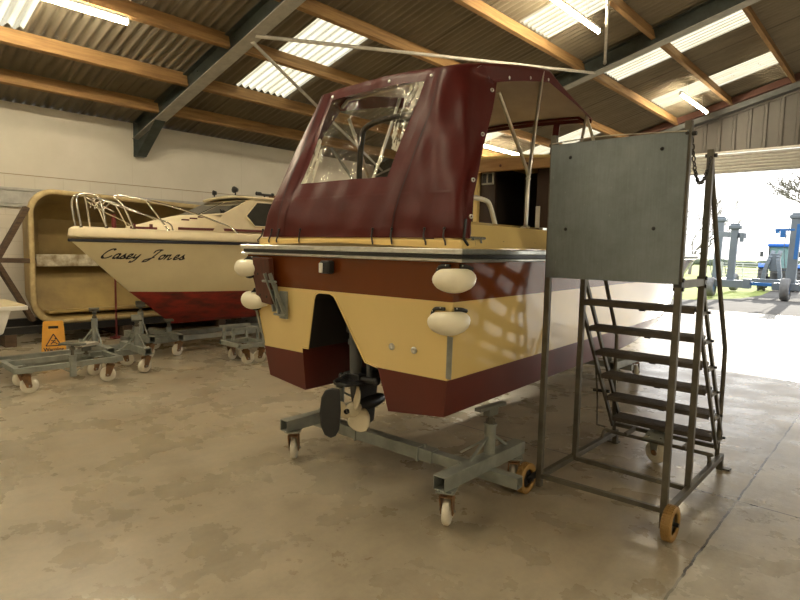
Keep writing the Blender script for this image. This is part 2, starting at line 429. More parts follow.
# roof sheets with rooflights let into them
PITCH = .146; AMP = .031
LIGHTS = [(-9.45,-7.05, 5.88,7.0), (-9.45,-7.05, 1.42,2.52), (-5.4,-2.7, 8.95,9.98), (-5.4,-2.7, 12.5,13.4), (-5.4,-2.7, 15.6,16.65),
          (-9.45,-7.05, 12.55,13.6), (-9.45,-7.05, 15.6,16.65), (-5.4,-2.7, 1.4,2.5), (-5.4,-2.7,-3.0,-1.9), (-9.45,-7.05,-3,-1.9),
          (2.7,5.4, 1.4,2.5), (2.7,5.4, 6,7), (2.7,5.4, 12.5,13.4), (2.7,5.4,-3,-1.9), (7.05,9.45, 1.4,2.5), (7.05,9.45, 6,7)]
def sheet(mb, x0, x1, y0, y1):
    n = max(1, round((y1 - y0) / PITCH * 8)); ys = [lerp(y0, y1, k/n) for k in range(n+1)]
    mb.grid(lambda u, v: (u, v, zs(u) + AMP*math.cos(2*math.pi*v/PITCH)), [x0, x1], ys)
roof = MB()
XS = [-11.9,-9.45,-7.05,-5.4,-2.7,0,2.7,5.4,7.05,9.45,11.9]
for a, b in zip(XS, XS[1:]):
    y = YB
    for L in sorted([l for l in LIGHTS if l[0] == a], key=lambda l: l[2]):
        sheet(roof, a, b, y, L[2]); y = L[3]
    sheet(roof, a, b, y, YG+.3)
S('ceiling', roof, M['roof'], 'brown grey corrugated roof sheeting over the whole hall', 'roof', fixn=False)
WHERE = ['over the maroon canopy', 'at the top left above the hanging tube lamp', 'nearest the top centre tube lamp', 'between the middle purlins beyond the second frame',
         'nearest the gable above the far tube lamp', 'seen under the canopy top', 'seen at the far end under the canopy top'] + ['behind the viewpoint']*9
for k, L in enumerate(LIGHTS):
    mb = MB(); sheet(mb, *L)
    S('window_%d' % (k+1), mb, M['rooflight'], 'bright corrugated rooflight sheet ' + WHERE[k] + (' number %d' % (k-6) if k > 6 else ''), 'rooflight', fixn=False)

# frames
FR = [4.94-6.66, 4.94, 11.6]
n_t = 2
for k, y in enumerate(FR):
    for sgn in (-1, 1):
        mb = MB()
        x0, x1 = sgn*11.45, 0
        w = .012
        for (off, wd, th, mi) in ((.008, .23, .016, 1), (.33, .19, .016, 0)):
            mb.beam((x0, y, zb(x0)+off), (x1, y, zb(x1)+off), wd, th, mi)
        mb.prism([(x0, zb(x0)), (x1, zb(x1)), (x1, zb(x1)+.33), (x0, zb(x0)+.33)], lambda p, t: (p[0], y+t, p[1]), -w/2, w/2, 0)
        # haunch at the wall
        hx = x0 - sgn*.95
        mb.prism([(x0, 3.28), (x0 - sgn*.13, 3.28), (hx, zb(hx)+.02), (x0, zb(x0)+.02)], lambda p, t: (p[0], y+t, p[1]), -w/2, w/2, 0)
        mb.beam((x0 - sgn*.13, y, 3.285), (hx, y, zb(hx)), .19, .014, 0)
        mb.box((x0 - sgn*.065, y, 3.28), (.14, .19, .014), 0)
        mb.box((x0 - sgn*.0, y, 3.6), (.015, .19, .64), 0)
        for q in range(9):
            xx = lerp(x0 - sgn*1.2, 0, q/9)
            mb.box((xx, y-.012, zb(xx)+.25), (.03, .014, .03), 0)
        lab = ('dark green steel roof frame ' + ['behind the viewpoint', 'rising from the left wall with pale underside', 'beyond the canopy crossing the rooflights'][k] + (' on the right slope' if sgn > 0 else ''))
        S('trim_%d' % n_t, mb, [M['frame'], M['flange']], lab, 'roof frame'); n_t += 1
mb = MB()
for sgn in (-1, 1):
    x0 = sgn*11.45
    mb.prism([(x0, zb(x0)), (0, zb(0)), (0, zb(0)+.3), (x0, zb(x0)+.3)], lambda p, t: (p[0], YG-.25+t, p[1]), -.1, .1, 0)
M['gable'] = mat('blue_grey_gable_rafter', (.16,.165,.165), .6)
S('trim_%d' % n_t, mb, M['gable'], 'grey gable rafter above the cladding and door', 'roof frame'); n_t += 1
mb = MB()
for sgn in (-1, 1):
    mb.beam((sgn*11.4, YG-.42, zb(11.4)+.24), (0, YG-.42, zb(0)+.24), .12, .17)
S('trim_%d' % n_t, mb, M['redlead'], 'red brown timber plate under the roof along the gable', 'roof plate'); n_t += 1
# purlins: one board per bay
PX = [-10.56,-9.46,-8.13,-6.8,-5.43,-4.05,-2.65,-1.3, 1.3,2.65,4.05,5.43,6.8,8.13,9.46,10.56]
BAYS = [(YB, FR[0]-.02), (FR[0]+.02, FR[1]-.02), (FR[1]+.02, FR[2]-.02), (FR[2]+.02, YG-.38)]
BN = ['behind the viewpoint', 'in the bay before the first frame', 'between the first and second frames', 'in the bay next to the gable']
ORD = ['lowest','second lowest','third','fourth','fifth','sixth','seventh','highest']
rot_s = {-1: Matrix.Rotation(-math.atan(SL), 3, 'Y'), 1: Matrix.Rotation(math.atan(SL), 3, 'Y')}
for bi, (y0, y1) in enumerate(BAYS):
    for pi, x in enumerate(PX):
        sgn = -1 if x < 0 else 1
        mb = MB().box((x, (y0+y1)/2, zs(x)-AMP-.112), (.08, y1-y0, .22), 0, rot_s[sgn])
        S('roof_purlin', mb, M['timber'], '%s timber purlin %s%s' % (ORD[pi] if sgn < 0 else ORD[15-pi], BN[bi], ' on the right slope' if sgn > 0 else ''), 'purlin', bevel=.006)
# roof bracing rods
RODS = [((-7.42,4.94,4.66), (-5.15,11.55,5.27), 'pale steel brace rod crossing above the canopy between the two frames'),
        ((-7.57,4.98,4.62), (-11.2,11.55,3.75), 'pale steel brace rod running down behind the canopy to the wall'),
        ((-4.95,11.55,5.42), (-2.15,4.98,6.1), 'pale steel brace rod rising to the top edge near the centre')]
for a, b, l in RODS:
    mb = MB().tube([a, b], .028)
    for p, q in ((a, b), (b, a)):
        d = (Vector(q)-Vector(p)).normalized(); mb.beam(Vector(p), Vector(p)+d*.12, .07, .012)
    S('brace_rod', mb, M['rod'], l, 'brace')

# gable wall with the big door opening
DX0, DX1, DH = -6.3, 5.4, 3.93
def gab(poly, t0=0, t1=.12, mb=None):
    mb = mb or MB(); return mb.prism(poly, lambda p, t: (p[0], YG+t, p[1]), t0, t1)
mb = MB()
gab([(-11.5,0), (DX0,0), (DX0,4.5), (DX1,4.5), (DX1,0), (11.5,0), (11.5,zs(11.5)-.03), (0,zs(0)-.03), (-11.5,zs(11.5)-.03)], mb=mb)
x = -11.4
while x < 11.4:                                    # standing ribs of the cladding sheets
    zt = zb(x) - .02
    z0 = 4.5 if DX0-.1 < x < DX1+.1 else 0.02
    mb.prism([(x-.055,0), (x-.035,-.035), (x+.035,-.035), (x+.055,0)], lambda p, t: (p[0], YG+p[1], t), z0, zt)
    x += .37
mb.beam((-11.4, YG-.05, zb(11.4)-.02), (0, YG-.05, zb(0)-.02), .05, .05); mb.beam((11.4, YG-.05, zb(11.4)-.02), (0, YG-.05, zb(0)-.02), .05, .05)
S('wall_far', mb, M['claddoor'], 'beige profiled gable cladding above the big open door', 'wall')
d = empty('door_1', (DX0, YG, 0)); tag(d, 'open roller shutter door showing the yard and tractor outside', 'door', kind='structure')
mb = MB()
W = DX1-DX0
for k in range(6):
    mb.tube([(0, -.06, 3.97+k*.085), (W, -.06, 3.97+k*.085)], .05, n=8)
mb.build('shutter_slats', M['rollershutter'], d)
MB().box((W/2, -.07, 3.945), (W, .07, .09)).build('bottom_rail', M['flange'], d, bevel=.008)
MB().box((W/2, -.06, 4.49), (W, .14, .05)).build('header_flashing', M['whiteplastic'], d, bevel=.008)
for xx in (.05, W-.05):
    MB().box((xx, -.05, 2.0), (.1, .1, 4.0)).build('guide_rail', M['flange'], d, bevel=.008)

# fluorescent tube lamps on short chains
def tube_lamp(x, y0, label):
    z = zb(x) + .0
    t = empty('tube_lamp', (x, y0, z)); tag(t, label, 'lamp', 'fluorescent tube lamps under the roof')
    L = 2.35
    MB().box((0, L/2, .05), (.06, L, .045)).build('lamp_body', M['tubelamp_body'], t, bevel=.01)
    mb = MB().tube([(0, .02, 0), (0, L-.02, 0)], .034, n=12); mb.build('tube', M['lamp'], t)
    MB().box((0, .012, .01), (.07, .03, .085)).build('end_cap', M['tubelamp_body'], t, bevel=.006)
    MB().box((0, L-.012, .01), (.07, .03, .085)).build('end_cap', M['tubelamp_body'], t, bevel=.006)
    for yy in (.5, L-.5):
        mb = MB(); zt = .07; h = zs(x)-AMP-z
        while zt < h:
            mb.tube([(0,yy,zt), (.006,yy,zt+.012), (0,yy,zt+.03)], .003, n=5); mb.tube([(0,yy,zt+.024), (0,yy+.006,zt+.036), (0,yy,zt+.05)], .003, n=5); zt += .045
        mb.build('chain', M['alu'], t)
tube_lamp(-7.99, 1.0, 'fluorescent tube lamp at the top left, cut by the picture edge')
tube_lamp(-4.40, 7.6, 'fluorescent tube lamp at the top centre beside a rooflight')
tube_lamp(-4.46, 14.88, 'fluorescent tube lamp hanging nearest the gable cladding')
tube_lamp(-8.65, 12.6, 'fluorescent tube lamp glimpsed under the canopy top')
for x, y in ((-4.4,.3), (-4.4,-4.6), (-8,-4.6), (4.4,.3), (4.4,7.6), (4.4,-4.6), (8,.3)):
    tube_lamp(x, y, 'fluorescent tube lamp out of view behind or right of the viewpoint')

# ================================================================== casters and trolleys
def make_caster_meshes(r, wid, name):
    w = MB()
    w.lathe([(r*.30,-wid/2-.006), (r*.55,-wid/2), (r*.9,-wid/2+.002), (r,-wid/2+.012), (r,wid/2-.012), (r*.9,wid/2-.002), (r*.55,wid/2), (r*.30,wid/2+.006)], (0,0,0), (1,0,0), 0, 28)
    w.lathe([(.0001,-wid/2-.012), (r*.26,-wid/2-.012), (r*.30,-wid/2-.004)], (0,0,0), (1,0,0), 1, 16)
    w.lathe([(.0001,wid/2+.012), (r*.26,wid/2+.012), (r*.30,wid/2+.004)], (0,0,0), (1,0,0), 1, 16)
    w.lathe([(r*.62,-wid/2-.001), (r*.66,-wid/2-.003), (r*.70,-wid/2-.001)], (0,0,0), (1,0,0), 0, 28)
    f = MB()
    # origin of the fork mesh = wheel axle; swivel post offset forward
    off = .03; g = wid/2 + .012
    for sx in (-1, 1):
        f.prism([(-.024,-.02), (.024,-.02), (off+.045, r+.022), (off-.045, r+.022)], lambda p, t, sx=sx: (sx*g + t, p[0], p[1]), -.003, .003, 0)
    f.box((0, off, r+.022), (2*g+.006, .09, .008), 0)
    f.lathe([(.032,0), (.036,.008), (.036,.02), (.02,.028)], (0, off, r+.026), (0,0,1), 0, 16)
    f.box((0, off, r+.055), (.11, .13, .008), 1)
    for a in (-1,1):
        for b in (-1,1): f.tube([(a*.04, off+b*.05, r+.055), (a*.04, off+b*.05, r+.068)], .008, 1, n=6)
    f.tube([(-g-.014,0,0), (g+.014,0,0)], .009, 1, n=8)
    def me(mb, nm, mats):
        o = mb.build(nm, mats); m_ = o.data; bpy.data.objects.remove(o); return m_
    return me(w, name+'_wheel', [M['wheel'], M['rust']]), me(f, name+'_fork', [M['rust'], M['galv']])
CW, CF = make_caster_meshes(.085, .045, 'caster')
CH = .085 + .06    # caster height to the plate top
def caster(parent, x, y, yaw, z=0):
    f = link('caster', CF, parent, (x, y, z+.085), (0, 0, yaw))
    w = link('wheel', CW, f, (0,0,0)); return f

def post_and_pad(parent, x, y, z0, zt, tilt=0, along='y', yaw=0, pad=(.10,.26), braces=True, ztop=None):
    """steel tube with screw jack, pad on top"""
    zc = zt - .12 if ztop is None else ztop
    p = MB().tube([(x,y,z0), (x,y,zc)], .037, n=16); p.tube([(x,y,zc), (x,y,zc+.012)], .042, n=16)
    p.build('post', M['galv'], parent)
    j = MB().tube([(x,y,zc), (x,y,zt-.02)], .017, n=10); j.tube([(x,y,zc+.012), (x,y,zc+.04)], .03, n=6, smooth=False)
    j.build('jack_screw', M['gantry'], parent)
    rot = Matrix.Rotation(yaw, 3, 'Z') @ Matrix.Rotation(tilt, 3, 'X')
    k = MB().box((x,y,zt), (pad[0], pad[1], .022), 0, rot); k.box((x,y,zt-.03), (.05, .09, .05), 0, rot)
    k.build('pad', M['paintsteel'], parent, bevel=.004)
    if braces:
        for s in (-1, 1):
            e = (x, y+s*.23, z0) if along == 'y' else (x+s*.23, y, z0)
            MB().beam((x, y, zc-.05), e, .015, .015).build('brace', M['galv'], parent)
        e = (x-.22, y, z0-.04) if along == 'y' else (x, y-.2, z0-.04)
        MB().beam((x, y, zc-.08), e, .014, .014).build('brace', M['galv'], parent)

# trolley under the stern of the maroon-topped boat
t = empty('boat_trolley', (-2.65, 2.93, 0)); tag(t, 'galvanised H-shaped boat trolley carrying the stern of the canopied boat', 'boat trolley', 'wheeled boat trolleys')
def T(x, y, z): return (x+2.65, y-2.93, z)
MB().hollow(T(-1.90,2.47,.272), T(-1.90,3.36,.272), .085, .085, .006).build('side_beam', [M['galv']], t, bevel=.003)
MB().hollow(T(-3.36,2.47,.272), T(-3.36,3.36,.272), .085, .085, .006).build('side_beam', [M['galv']], t, bevel=.003)
mb = MB().hollow(T(-2.35,2.94,.20), T(-1.66,2.96,.20), .07, .07, .005); mb.hollow(T(-3.5,2.90,.20), T(-2.3,2.94,.20), .085, .085, .006)
mb.build('cross_beam', [M['galv']], t, bevel=.003)
mb = MB().box(T(-2.42,2.935,.2), (.02,.1,.1)); mb.box(T(-3.02,2.915,.2), (.02,.1,.1)); mb.tube([T(-2.38,2.93,.24), T(-2.38,2.93,.27)], .01, n=6)
mb.build('collar', M['galv'], t)
post_and_pad(t, *T(-1.91,3.0,0)[:2], .30, .615, tilt=0, pad=(.05,.27), yaw=R(-4))
post_and_pad(t, *T(-3.40,3.06,0)[:2], .30, .60, pad=(.07,.27))
for x, y, a in ((-1.90,2.56,R(205)), (-1.90,3.29,R(214)), (-3.36,2.57,R(222)), (-3.36,3.28,R(40))): caster(t, *T(x,y,0)[:2], a)

# ================================================================== THE CANOPIED BOAT (local x = starboard, y = forward, z = up)
B = empty('motor_boat', (-2.82, 2.59, 0), R(3.2))
tag(B, 'cream motor boat with brown and dark red bands and maroon canopy on a trolley', 'boat')
ZL = [.60,.70,.83, 1.06, 1.30, 1.42, 1.55]
HW = {.60:.815,.70:.83,.83:.85, 1.06:.876, 1.30:.905, 1.42:.935, 1.55:.965}
B1 = {.60:6.2,.70:7.0,.83:7.4, 1.06:7.75, 1.30:8.05, 1.42:8.35, 1.55:8.75}
def rake(z): return -.1*(z-.6)/.93
def hbw(b, z):
    W = interp(z, ZL, [HW[k] for k in ZL]); b1 = interp(z, ZL, [B1[k] for k in ZL]); bs = interp(z, [.6, .83, 1.55], [2.6, 3.2, 4.2])
    if b <= bs: return W
    return W * max(0, 1 - ((b-bs)/(b1-bs))**2.3)**.72
NT = 46
def hpt(side, z, t):
    b1 = interp(z, ZL, [B1[k] for k in ZL])
    t2 = 1-(1-t)**1.35
    b = b1*t2
    return Vector((side*hbw(b, z), b + rake(z)*max(0, 1-b/1.2), z))
mb = MB()
for side in (-1, 1):
    mb.grid(lambda u, v: hpt(side, v, u), [k/NT for k in range(NT+1)], ZL, m=lambda i, j: 1 if j < 2 else (0 if j < 4 else 2))
# bottom: starboard and port sponson aft, closed bottom forward
TI0, TI1, TL = -.41, .38, 1.25                      # tunnel
bs = [0,.3,.6,.9,TL] 
for k in range(len(bs)-1):
    a, c = bs[k], bs[k+1]
    mb.add([(TI1,a,.55), (.815,a,.60), (.815,c,.60), (TI1,c,.55)], [(0,1,2,3)], 1)
    mb.add([(TI0,a,.55), (-.815,a,.60), (-.815,c,.60), (TI0,c,.55)], [(0,3,2,1)], 1)
bl = [TL + (6.2-TL)*(1-(1-k/24)**1.35) for k in range(25)]
def bot(u, v):
    w = hbw(v, .60); return (u*w, v, .60 - (.06*(1-abs(u)) if v < 4 else .06*(1-abs(u))*max(0, (6.2-v)/2.2)))
mb.grid(bot, [-1,-.5,0,.5,1], bl, 1)
# transom with the drive tunnel cut into it
def tr(p, t): return (p[0], rake(p[1]) + t, p[1])
cut = [(TI0,.55), (TI0,.87), (-.345,.87), (-.245,1.235), (-.225,1.27), (-.19,1.285), (-.08,1.285), (-.045,1.27), (-.02,1.235), (.205,.85), (.31,.83), (TI1,.55)]
mb.add([tr(p,0) for p in [(-.815,.60),(TI0,.55),(TI0,.83),(-.85,.83)]], [(0,1,2,3)], 1)
mb.add([tr(p,0) for p in [(TI1,.55),(.815,.60),(.85,.83),(.31,.83)]], [(0,1,2,3)], 1)
mb.add([tr(p,0) for p in [(-.85,.83),(TI0,.83)]+cut[1:11]+[(.85,.83),(.905,1.30),(-.905,1.30)]], [tuple(range(15))], 0)
mb.add([tr(p,0) for p in [(-.905,1.30),(.905,1.30),(.965,1.55),(-.965,1.55)]], [(0,1,2,3)], 2)
mb.build('hull', [M['cream'], M['antifoul'], M['brown']], B, fixn=True)
mb = MB()                                          # tunnel lining
for (p, q) in zip(cut, cut[1:]):
    low = max(p[1], q[1]) < .90
    mb.add([tr(p,0), tr(q,0), (q[0], TL, q[1]), (p[0], TL, p[1])], [(0,1,2,3)], 0 if low else 1)
mb.add([(p[0], TL, p[1]) for p in cut], [tuple(range(len(cut)))], 1)
mb.build('drive_tunnel', [M['antifoul'], M['darkwell']], B)
mb = MB()                                          # pale bead round the cut-out
mb.tube([tr(p,-.003) for p in cut[1:11]], .007, n=6)
mb.build('tunnel_edge_trim', M['cream'], B)

# rub rail: aluminium, rubber, aluminium
def rail_path(z, off):
    pts = []
    for k in range(34, -1, -1):
        p = hpt(-1, 1.55, k/34); pts.append(Vector((p.x-off, p.y, z)))
    for k in range(0, 35):
        p = hpt(1, 1.55, k/34); pts.append(Vector((p.x+off, p.y, z)))
    for p in pts:
        if p.y < .02: p.y -= off
    return pts
def rail(name, z0, z1, off, m):
    mb = MB(); o = rail_path(0, off); i = rail_path(0, -.03)
    vs = []
    for a, c in zip(o, i):
        e = min(.006, (z1-z0)*.3)
        ain = a.lerp(c, .12)
        vs += [(a.x,a.y,z0+e), (a.x,a.y,z1-e), (ain.x,ain.y,z1), (c.x,c.y,z1), (c.x,c.y,z0), (ain.x,ain.y,z0)]
    n = len(o)
    fs = [(k*6+j, k*6+(j+1)%6, (k+1)*6+(j+1)%6, (k+1)*6+j) for k in range(n-1) for j in range(6)]
    mb.add(vs, fs, 0); return mb.build(name, m, B)
r = rail('rub_rail', 1.545, 1.60, .018, M['black']); r['label'] = 'black rubber rub rail insert'
rail('rail_cap', 1.572, 1.604, .036, M['alu'])
rail('rail_cap', 1.528, 1.548, .030, M['alu'])

# deck, coaming, cockpit
CK0, CK1, CKW = .16, 1.78, .70
mb = MB()
def deck_out(b): return hbw(b, 1.55) if b < 8.7 else .05
nb = [-.095,.1,CK0,.6,1.2,CK1, 2.4,3,3.6,4.2,4.8,5.4,6,6.6,7.2,7.7,8.1,8.4,8.6,8.73]
def zdeck(b): return 1.60 + max(0, b-2)*.012
for a, c in zip(nb, nb[1:]):
    wa, wc = hbw(max(a,0), 1.55), hbw(max(c,0), 1.55)
    if CK0 <= a < CK1:
        for s_ in (-1,1):
            mb.add([(s_*wa,a,1.60),(s_*wc,c,1.60),(s_*CKW,c,1.60),(s_*CKW,a,1.60)], [(0,1,2,3)])
    else:
        mb.add([(-wa,a,zdeck(a)),(0,a,zdeck(a)+.03),(wa,a,zdeck(a)),(wc,c,zdeck(c)),(0,c,zdeck(c)+.03),(-wc,c,zdeck(c))], [(0,1,4,5),(1,2,3,4)], 0, True)
mb.build('deck', M['cream'], B)
mb = MB()                                          # cockpit well
zc = 1.33
mb.add([(-CKW,CK0,zc),(CKW,CK0,zc),(CKW,CK1,zc),(-CKW,CK1,zc)], [(0,1,2,3)])
mb.add([(-CKW,CK0,zc),(CKW,CK0,zc),(CKW,CK0,1.6),(-CKW,CK0,1.6)], [(0,1,2,3)])
for s_ in (-1,1): mb.add([(s_*CKW,CK0,zc),(s_*CKW,CK1,zc),(s_*CKW,CK1,1.6),(s_*CKW,CK0,1.6)], [(0,1,2,3)])
mb.build('cockpit_well', M['cream'], B)
for s_ in (-1, 1):                                 # side coamings
    mb = MB()
    sec = lambda b: [(s_*(hbw(b,1.55)-.035), 1.60), (s_*.85, 1.755), (s_*.82, 1.77), (s_*.72, 1.77), (s_*.70, 1.755), (s_*.70, 1.58)]
    ys = [-.02 ,.1,.5, 1.0, 1.5, 2.1, 2.8, 3.4, 4.0]
    n = 6; vs = []
    for k, b in enumerate(ys):
        for (x, z) in sec(b):
            zz = z
            if b < .05: zz = min(z, 1.635)
            vs.append((x, b, zz))
    fs = [(k*n+j, k*n+(j+1)%n, (k+1)*n+(j+1)%n, (k+1)*n+j) for k in range(len(ys)-1) for j in range(n)]
    fs += [tuple(range(n)), tuple(range((len(ys)-1)*n, len(ys)*n))]
    mb.add(vs, fs); mb.build('coaming', M['cream'], B, bevel=.012)
    mb = MB().box((s_*.805, 1.55, 1.762), (.09, .75, .022)); 
    for k in range(6): mb.lathe([(.006,0),(.004,.003),(.0001,.004)], (s_*.851, 1.25+k*.12, 1.762), (s_,0,0), 0, 8)
    mb.build('coaming_cap_strip', M['alu'], B, bevel=.003)
mb = MB().box((0, .055, 1.625), (1.84, .17, .065)); mb.build('aft_coaming', M['cream'], B, bevel=.015)

# cabin
CB = 1.80; CR = 2.36
mb = MB()
for s_ in (-1, 1):
    mb.prism([(CB,1.58),(5.4,1.66),(4.5,CR-.02),(CB,CR-.02)], lambda p, t, s_=s_: (s_*(.80 - .10*(p[1]-1.58)/.78 + t), p[0], p[1]), -.015, .015, 0)
mb.prism([(-.80,1.6),(.80,1.6),(.70,CR-.03),(-.70,CR-.03)], lambda p, t: (p[0], 5.35-.9*(p[1]-1.62)/.74+t, p[1]), -.015, .015, 0)
cab = mb.build('cabin', M['cream'], B, bevel=.01)
mb = MB()
mb.grid(lambda u, v: (u*.76, v, CR + .05*(1-u*u) - .0), [k/8-1 for k in range(17)], [CB-.10, CB+.5, 3, 4, 4.55])
rf = mb.build('cabin_roof', M['cream'], B, solid=.03)
mb = MB().prism([(-.76,CR-.075),(.76,CR-.075),(.76,CR-.01),(.4,CR+.025),(0,CR+.04),(-.4,CR+.025),(-.76,CR-.01)], lambda p, t: (p[0], CB-.10+t, p[1]), -.02, .02, 0)
mb.build('roof_beam', mat('varnished_pine_beam', (.48,.30,.13), .4, c2=(.36,.2,.08), scale=5, stretch=(1,6,6)), B, bevel=.006)
mb = MB()
for xx in (-.3,.2,.45): mb.lathe([(.012,0),(.012,.006),(.0001,.008)], (xx, CB-.122, CR-.03), (0,-1,0), 0, 10)
mb.build('beam_plug', M['wood_dark'], B)
for s_, x0, x1 in ((1,.50,.74), (-1,-.74,.10)):
    MB().box(((x0+x1)/2, CB+.0, (1.0+CR)/2-.04), (x1-x0, .04, CR-1.0)).build('bulkhead_panel', M['wood_cabin'], B, bevel=.004)
mb = MB(); 
mb.box((-.085, CB-.03, 1.66), (.05, .05, 1.30)); mb.build('door_post', M['cream'], B, bevel=.01)
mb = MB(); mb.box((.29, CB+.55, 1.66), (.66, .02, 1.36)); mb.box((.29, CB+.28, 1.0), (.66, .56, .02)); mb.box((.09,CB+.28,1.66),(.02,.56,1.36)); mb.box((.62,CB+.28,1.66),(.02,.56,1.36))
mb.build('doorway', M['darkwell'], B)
mb = MB().box((.025, CB-.03, 2.24), (.12, .02, .11)); v = mb.build('vent', M['whiteplastic'], B, bevel=.004)
mb = MB()
for k in (-1, 1):
    mb.box((.025+k*.03, CB-.042, 2.24), (.042, .006, .08))
mb.build('vent_grille', M['black'], v)
mb = MB().box((.685, CB-.03, 2.28), (.07, .03, .09)); mb.build('switch_box', M['whiteplastic'], B, bevel=.008)
mb = MB().box((.52, CB-.02, 1.80), (.035, .03, .36)); mb.build('door_jamb_strip', M['whiteplastic'], B, bevel=.004)
for s_ in (-1,1):
    mb = MB().prism([(2.3,1.78),(3.2,1.78),(3.2,2.18),(2.3,2.2)], lambda p, t, s_=s_: (s_*(.80-.10*(p[1]-1.58)/.78+t), p[0], p[1]), -.02, .022, 0); mb.build('cabin_window', M['glassdark'], B)
    mb = MB().prism([(3.4,1.78),(4.5,1.80),(4.1,2.16),(3.4,2.18)], lambda p, t, s_=s_: (s_*(.80-.10*(p[1]-1.58)/.78+t), p[0], p[1]), -.02, .022, 0); mb.build('cabin_window', M['glassdark'], B)
mb = MB().prism([(-.66,1.78),(.66,1.78),(.6,2.24),(-.6,2.24)], lambda p, t: (p[0], 5.35-.9*(p[1]-1.62)/.74+t, p[1]), -.02, .025, 0); mb.build('windscreen', M['glassdark'], B)
# grab rail on the starboard coaming, and on the other side
for s_ in (-1, 1):
    mb = MB().tube(catmull([(s_*.74,.18,1.76), (s_*.75,.22,1.9), (s_*.76,.30,1.925), (s_*.77,.46,1.92), (s_*.77,.535,1.89), (s_*.78,.60,1.76)], 5), .016, n=10)
    mb.build('grab_rail', M['whiteplastic'], B)

# canopy: one skin, a clear window let into its aft panel
ZB_, ZT_ = 1.665, 2.74
COLS = [(-1.0,-1.0),(-.93,-.92),(-.80,-.84),(-.66,-.66),(-.4,-.35),(-.1,-.05),(.02,.3),(.17,.58),(.40,.76),(.62,.85),(.82,.93),(1.0,1.0)]
def w_at(v, sg=1): return lerp(.93,.665, v) if sg > 0 else lerp(.925,.715, v)
def wrinkle(s, v, k=1):
    right = max(0, min(1, (s-.5)*4))
    return k*(right*(.011*math.sin(16*s-5*v)+.007*math.sin(27*s+9*v)) + .004*math.sin(38*v+5*s)*max(0,1-abs(v-.12)*8) + .006*math.sin(9*s+7*v)+.005*math.sin(23*s-11*v)+.004*math.sin(31*s+3*v)*v)
def aft(s, v):
    """s -1..1 over the aft panel, |s|>1 wraps round the corner to the open front edge"""
    z = lerp(ZB_, ZT_, v); b = .035*v/.25 if v < .25 else lerp(.035,.345, (v-.25)/.75)
    a = min(abs(s), 1); sg = 1 if s >= 0 else -1; W = w_at(v, sg)
    ex = max(0, abs(s)-1)                           # 0..1 along the wrap
    rx = .10*v+.02                                  # rounding of the corner
    x = a*W; y = b
    if a > .82: 
        q = (a-.82)/.18; x = W*.82 + (W*.18)*math.sin(q*math.pi/2*.9)/math.sin(math.pi/2*.9); y = b + rx*(1-math.cos(q*math.pi/2*.8))
    camber = .05*v*v*(1-a*a)
    wrapL = lerp(.03,.25, v)
    x += ex*(.045*v + .004); y += ex*wrapL; z -= ex*.03*v
    n_ = wrinkle(s, v, 1 if v > .02 else 0)
    belly = .012*math.sin(math.pi*min(1, v/.25))    # skirt fold near the bottom
    return Vector((sg*(x), y - n_ - belly*(1 if a < .98 else .3), z + camber))
def fine(cols, k):
    out = []
    for c0, c1 in zip(cols, cols[1:]):
        for j in range(k): out.append((lerp(c0[0], c1[0], j/k), lerp(c0[1], c1[1], j/k)))
    return out + [cols[-1]]
K = 4
wrap = [(1+q,1+q) for q in (.2,.4,.6,.8,1.0)]
FC = [(-c[0], -c[1]) for c in reversed(wrap)] + fine(COLS, K) + wrap
i_l = 5 + 3*K; i_r = 5 + 7*K
VV = [0,.03,.06,.1,.15,.2,.25,.30,.36] + [.36+(.93-.36)*k/12 for k in range(1,13)] + [.965, 1.0]
j_b, j_t = 8, 20
def colpt(i, v): 
    c = FC[int(i)]; return aft(lerp(c[0], c[1], v), v)
mb = MB()
mb.grid(colpt, list(range(len(FC))), VV, 0, skip=lambda i, j: i_l <= i < i_r and j_b <= j < j_t)
# rounded turn from the aft panel into the roof, then the roof itself
def roof_pt(i, w):
    """w 0..1 over the turn, 1..2 rising to the main bow, 2..3 down to the front edge"""
    c = FC[int(i)]; s = c[1]; a = min(abs(s),1); sg = 1 if s >= 0 else -1; ex = max(0, abs(s)-1)
    base = colpt(i, 1.0)
    tip = Vector((sg*a*.70, lerp(.52,.62,ex), 2.80+.035*(1-a*a)-.0*ex))
    mid = Vector((sg*a*.70, 1.48, 3.0+.04*(1-a*a)))
    fro = Vector((sg*a*.71, 2.36, 2.80+.03*(1-a*a)))
    drop = ex*.10
    if w <= 1:
        t_ = w; y = lerp(base.y, tip.y, t_); x = lerp(base.x, tip.x, t_)
        z = lerp(base.z, tip.z - drop, math.sin(t_*math.pi/2)) if ex == 0 else lerp(base.z, tip.z-drop, t_)
        return Vector((x, y, z))
    if w <= 2:
        t_ = w-1; p = tip.lerp(mid, t_); p.z += .012*math.sin(math.pi*t_) 
    else:
        t_ = w-2; p = mid.lerp(fro, t_); p.z -= .01*math.sin(math.pi*t_)
    p.z -= drop*(1 if w <= 2 else max(.25, 1-(w-2)*1.2))
    if ex: p.x += sg*.012
    return p
ws = [0,.2,.4,.6,.8,1,1.25,1.5,1.75,2,2.25,2.5,2.75,3]
mb.grid(lambda i, w: roof_pt(i, w), list(range(len(FC))), ws, 0)
fr = [roof_pt(i, 3.0) for i in range(len(FC))]     # hem at the front edge
mb.add(fr + [p + Vector((0,.004,-.045)) for p in fr], [(k,k+1,len(fr)+k+1,len(fr)+k) for k in range(len(fr)-1)], 0, True)
can = mb.build('canopy', M['canvas'], B)
mb = MB()                                           # lining under the roof
mb.grid(lambda i, w: roof_pt(i, w) - Vector((0,0,.012)), list(range(5, len(FC)-5)), ws[2:], 0)
mb.build('canopy_lining', M['canvas_in'], can)
mb = MB()
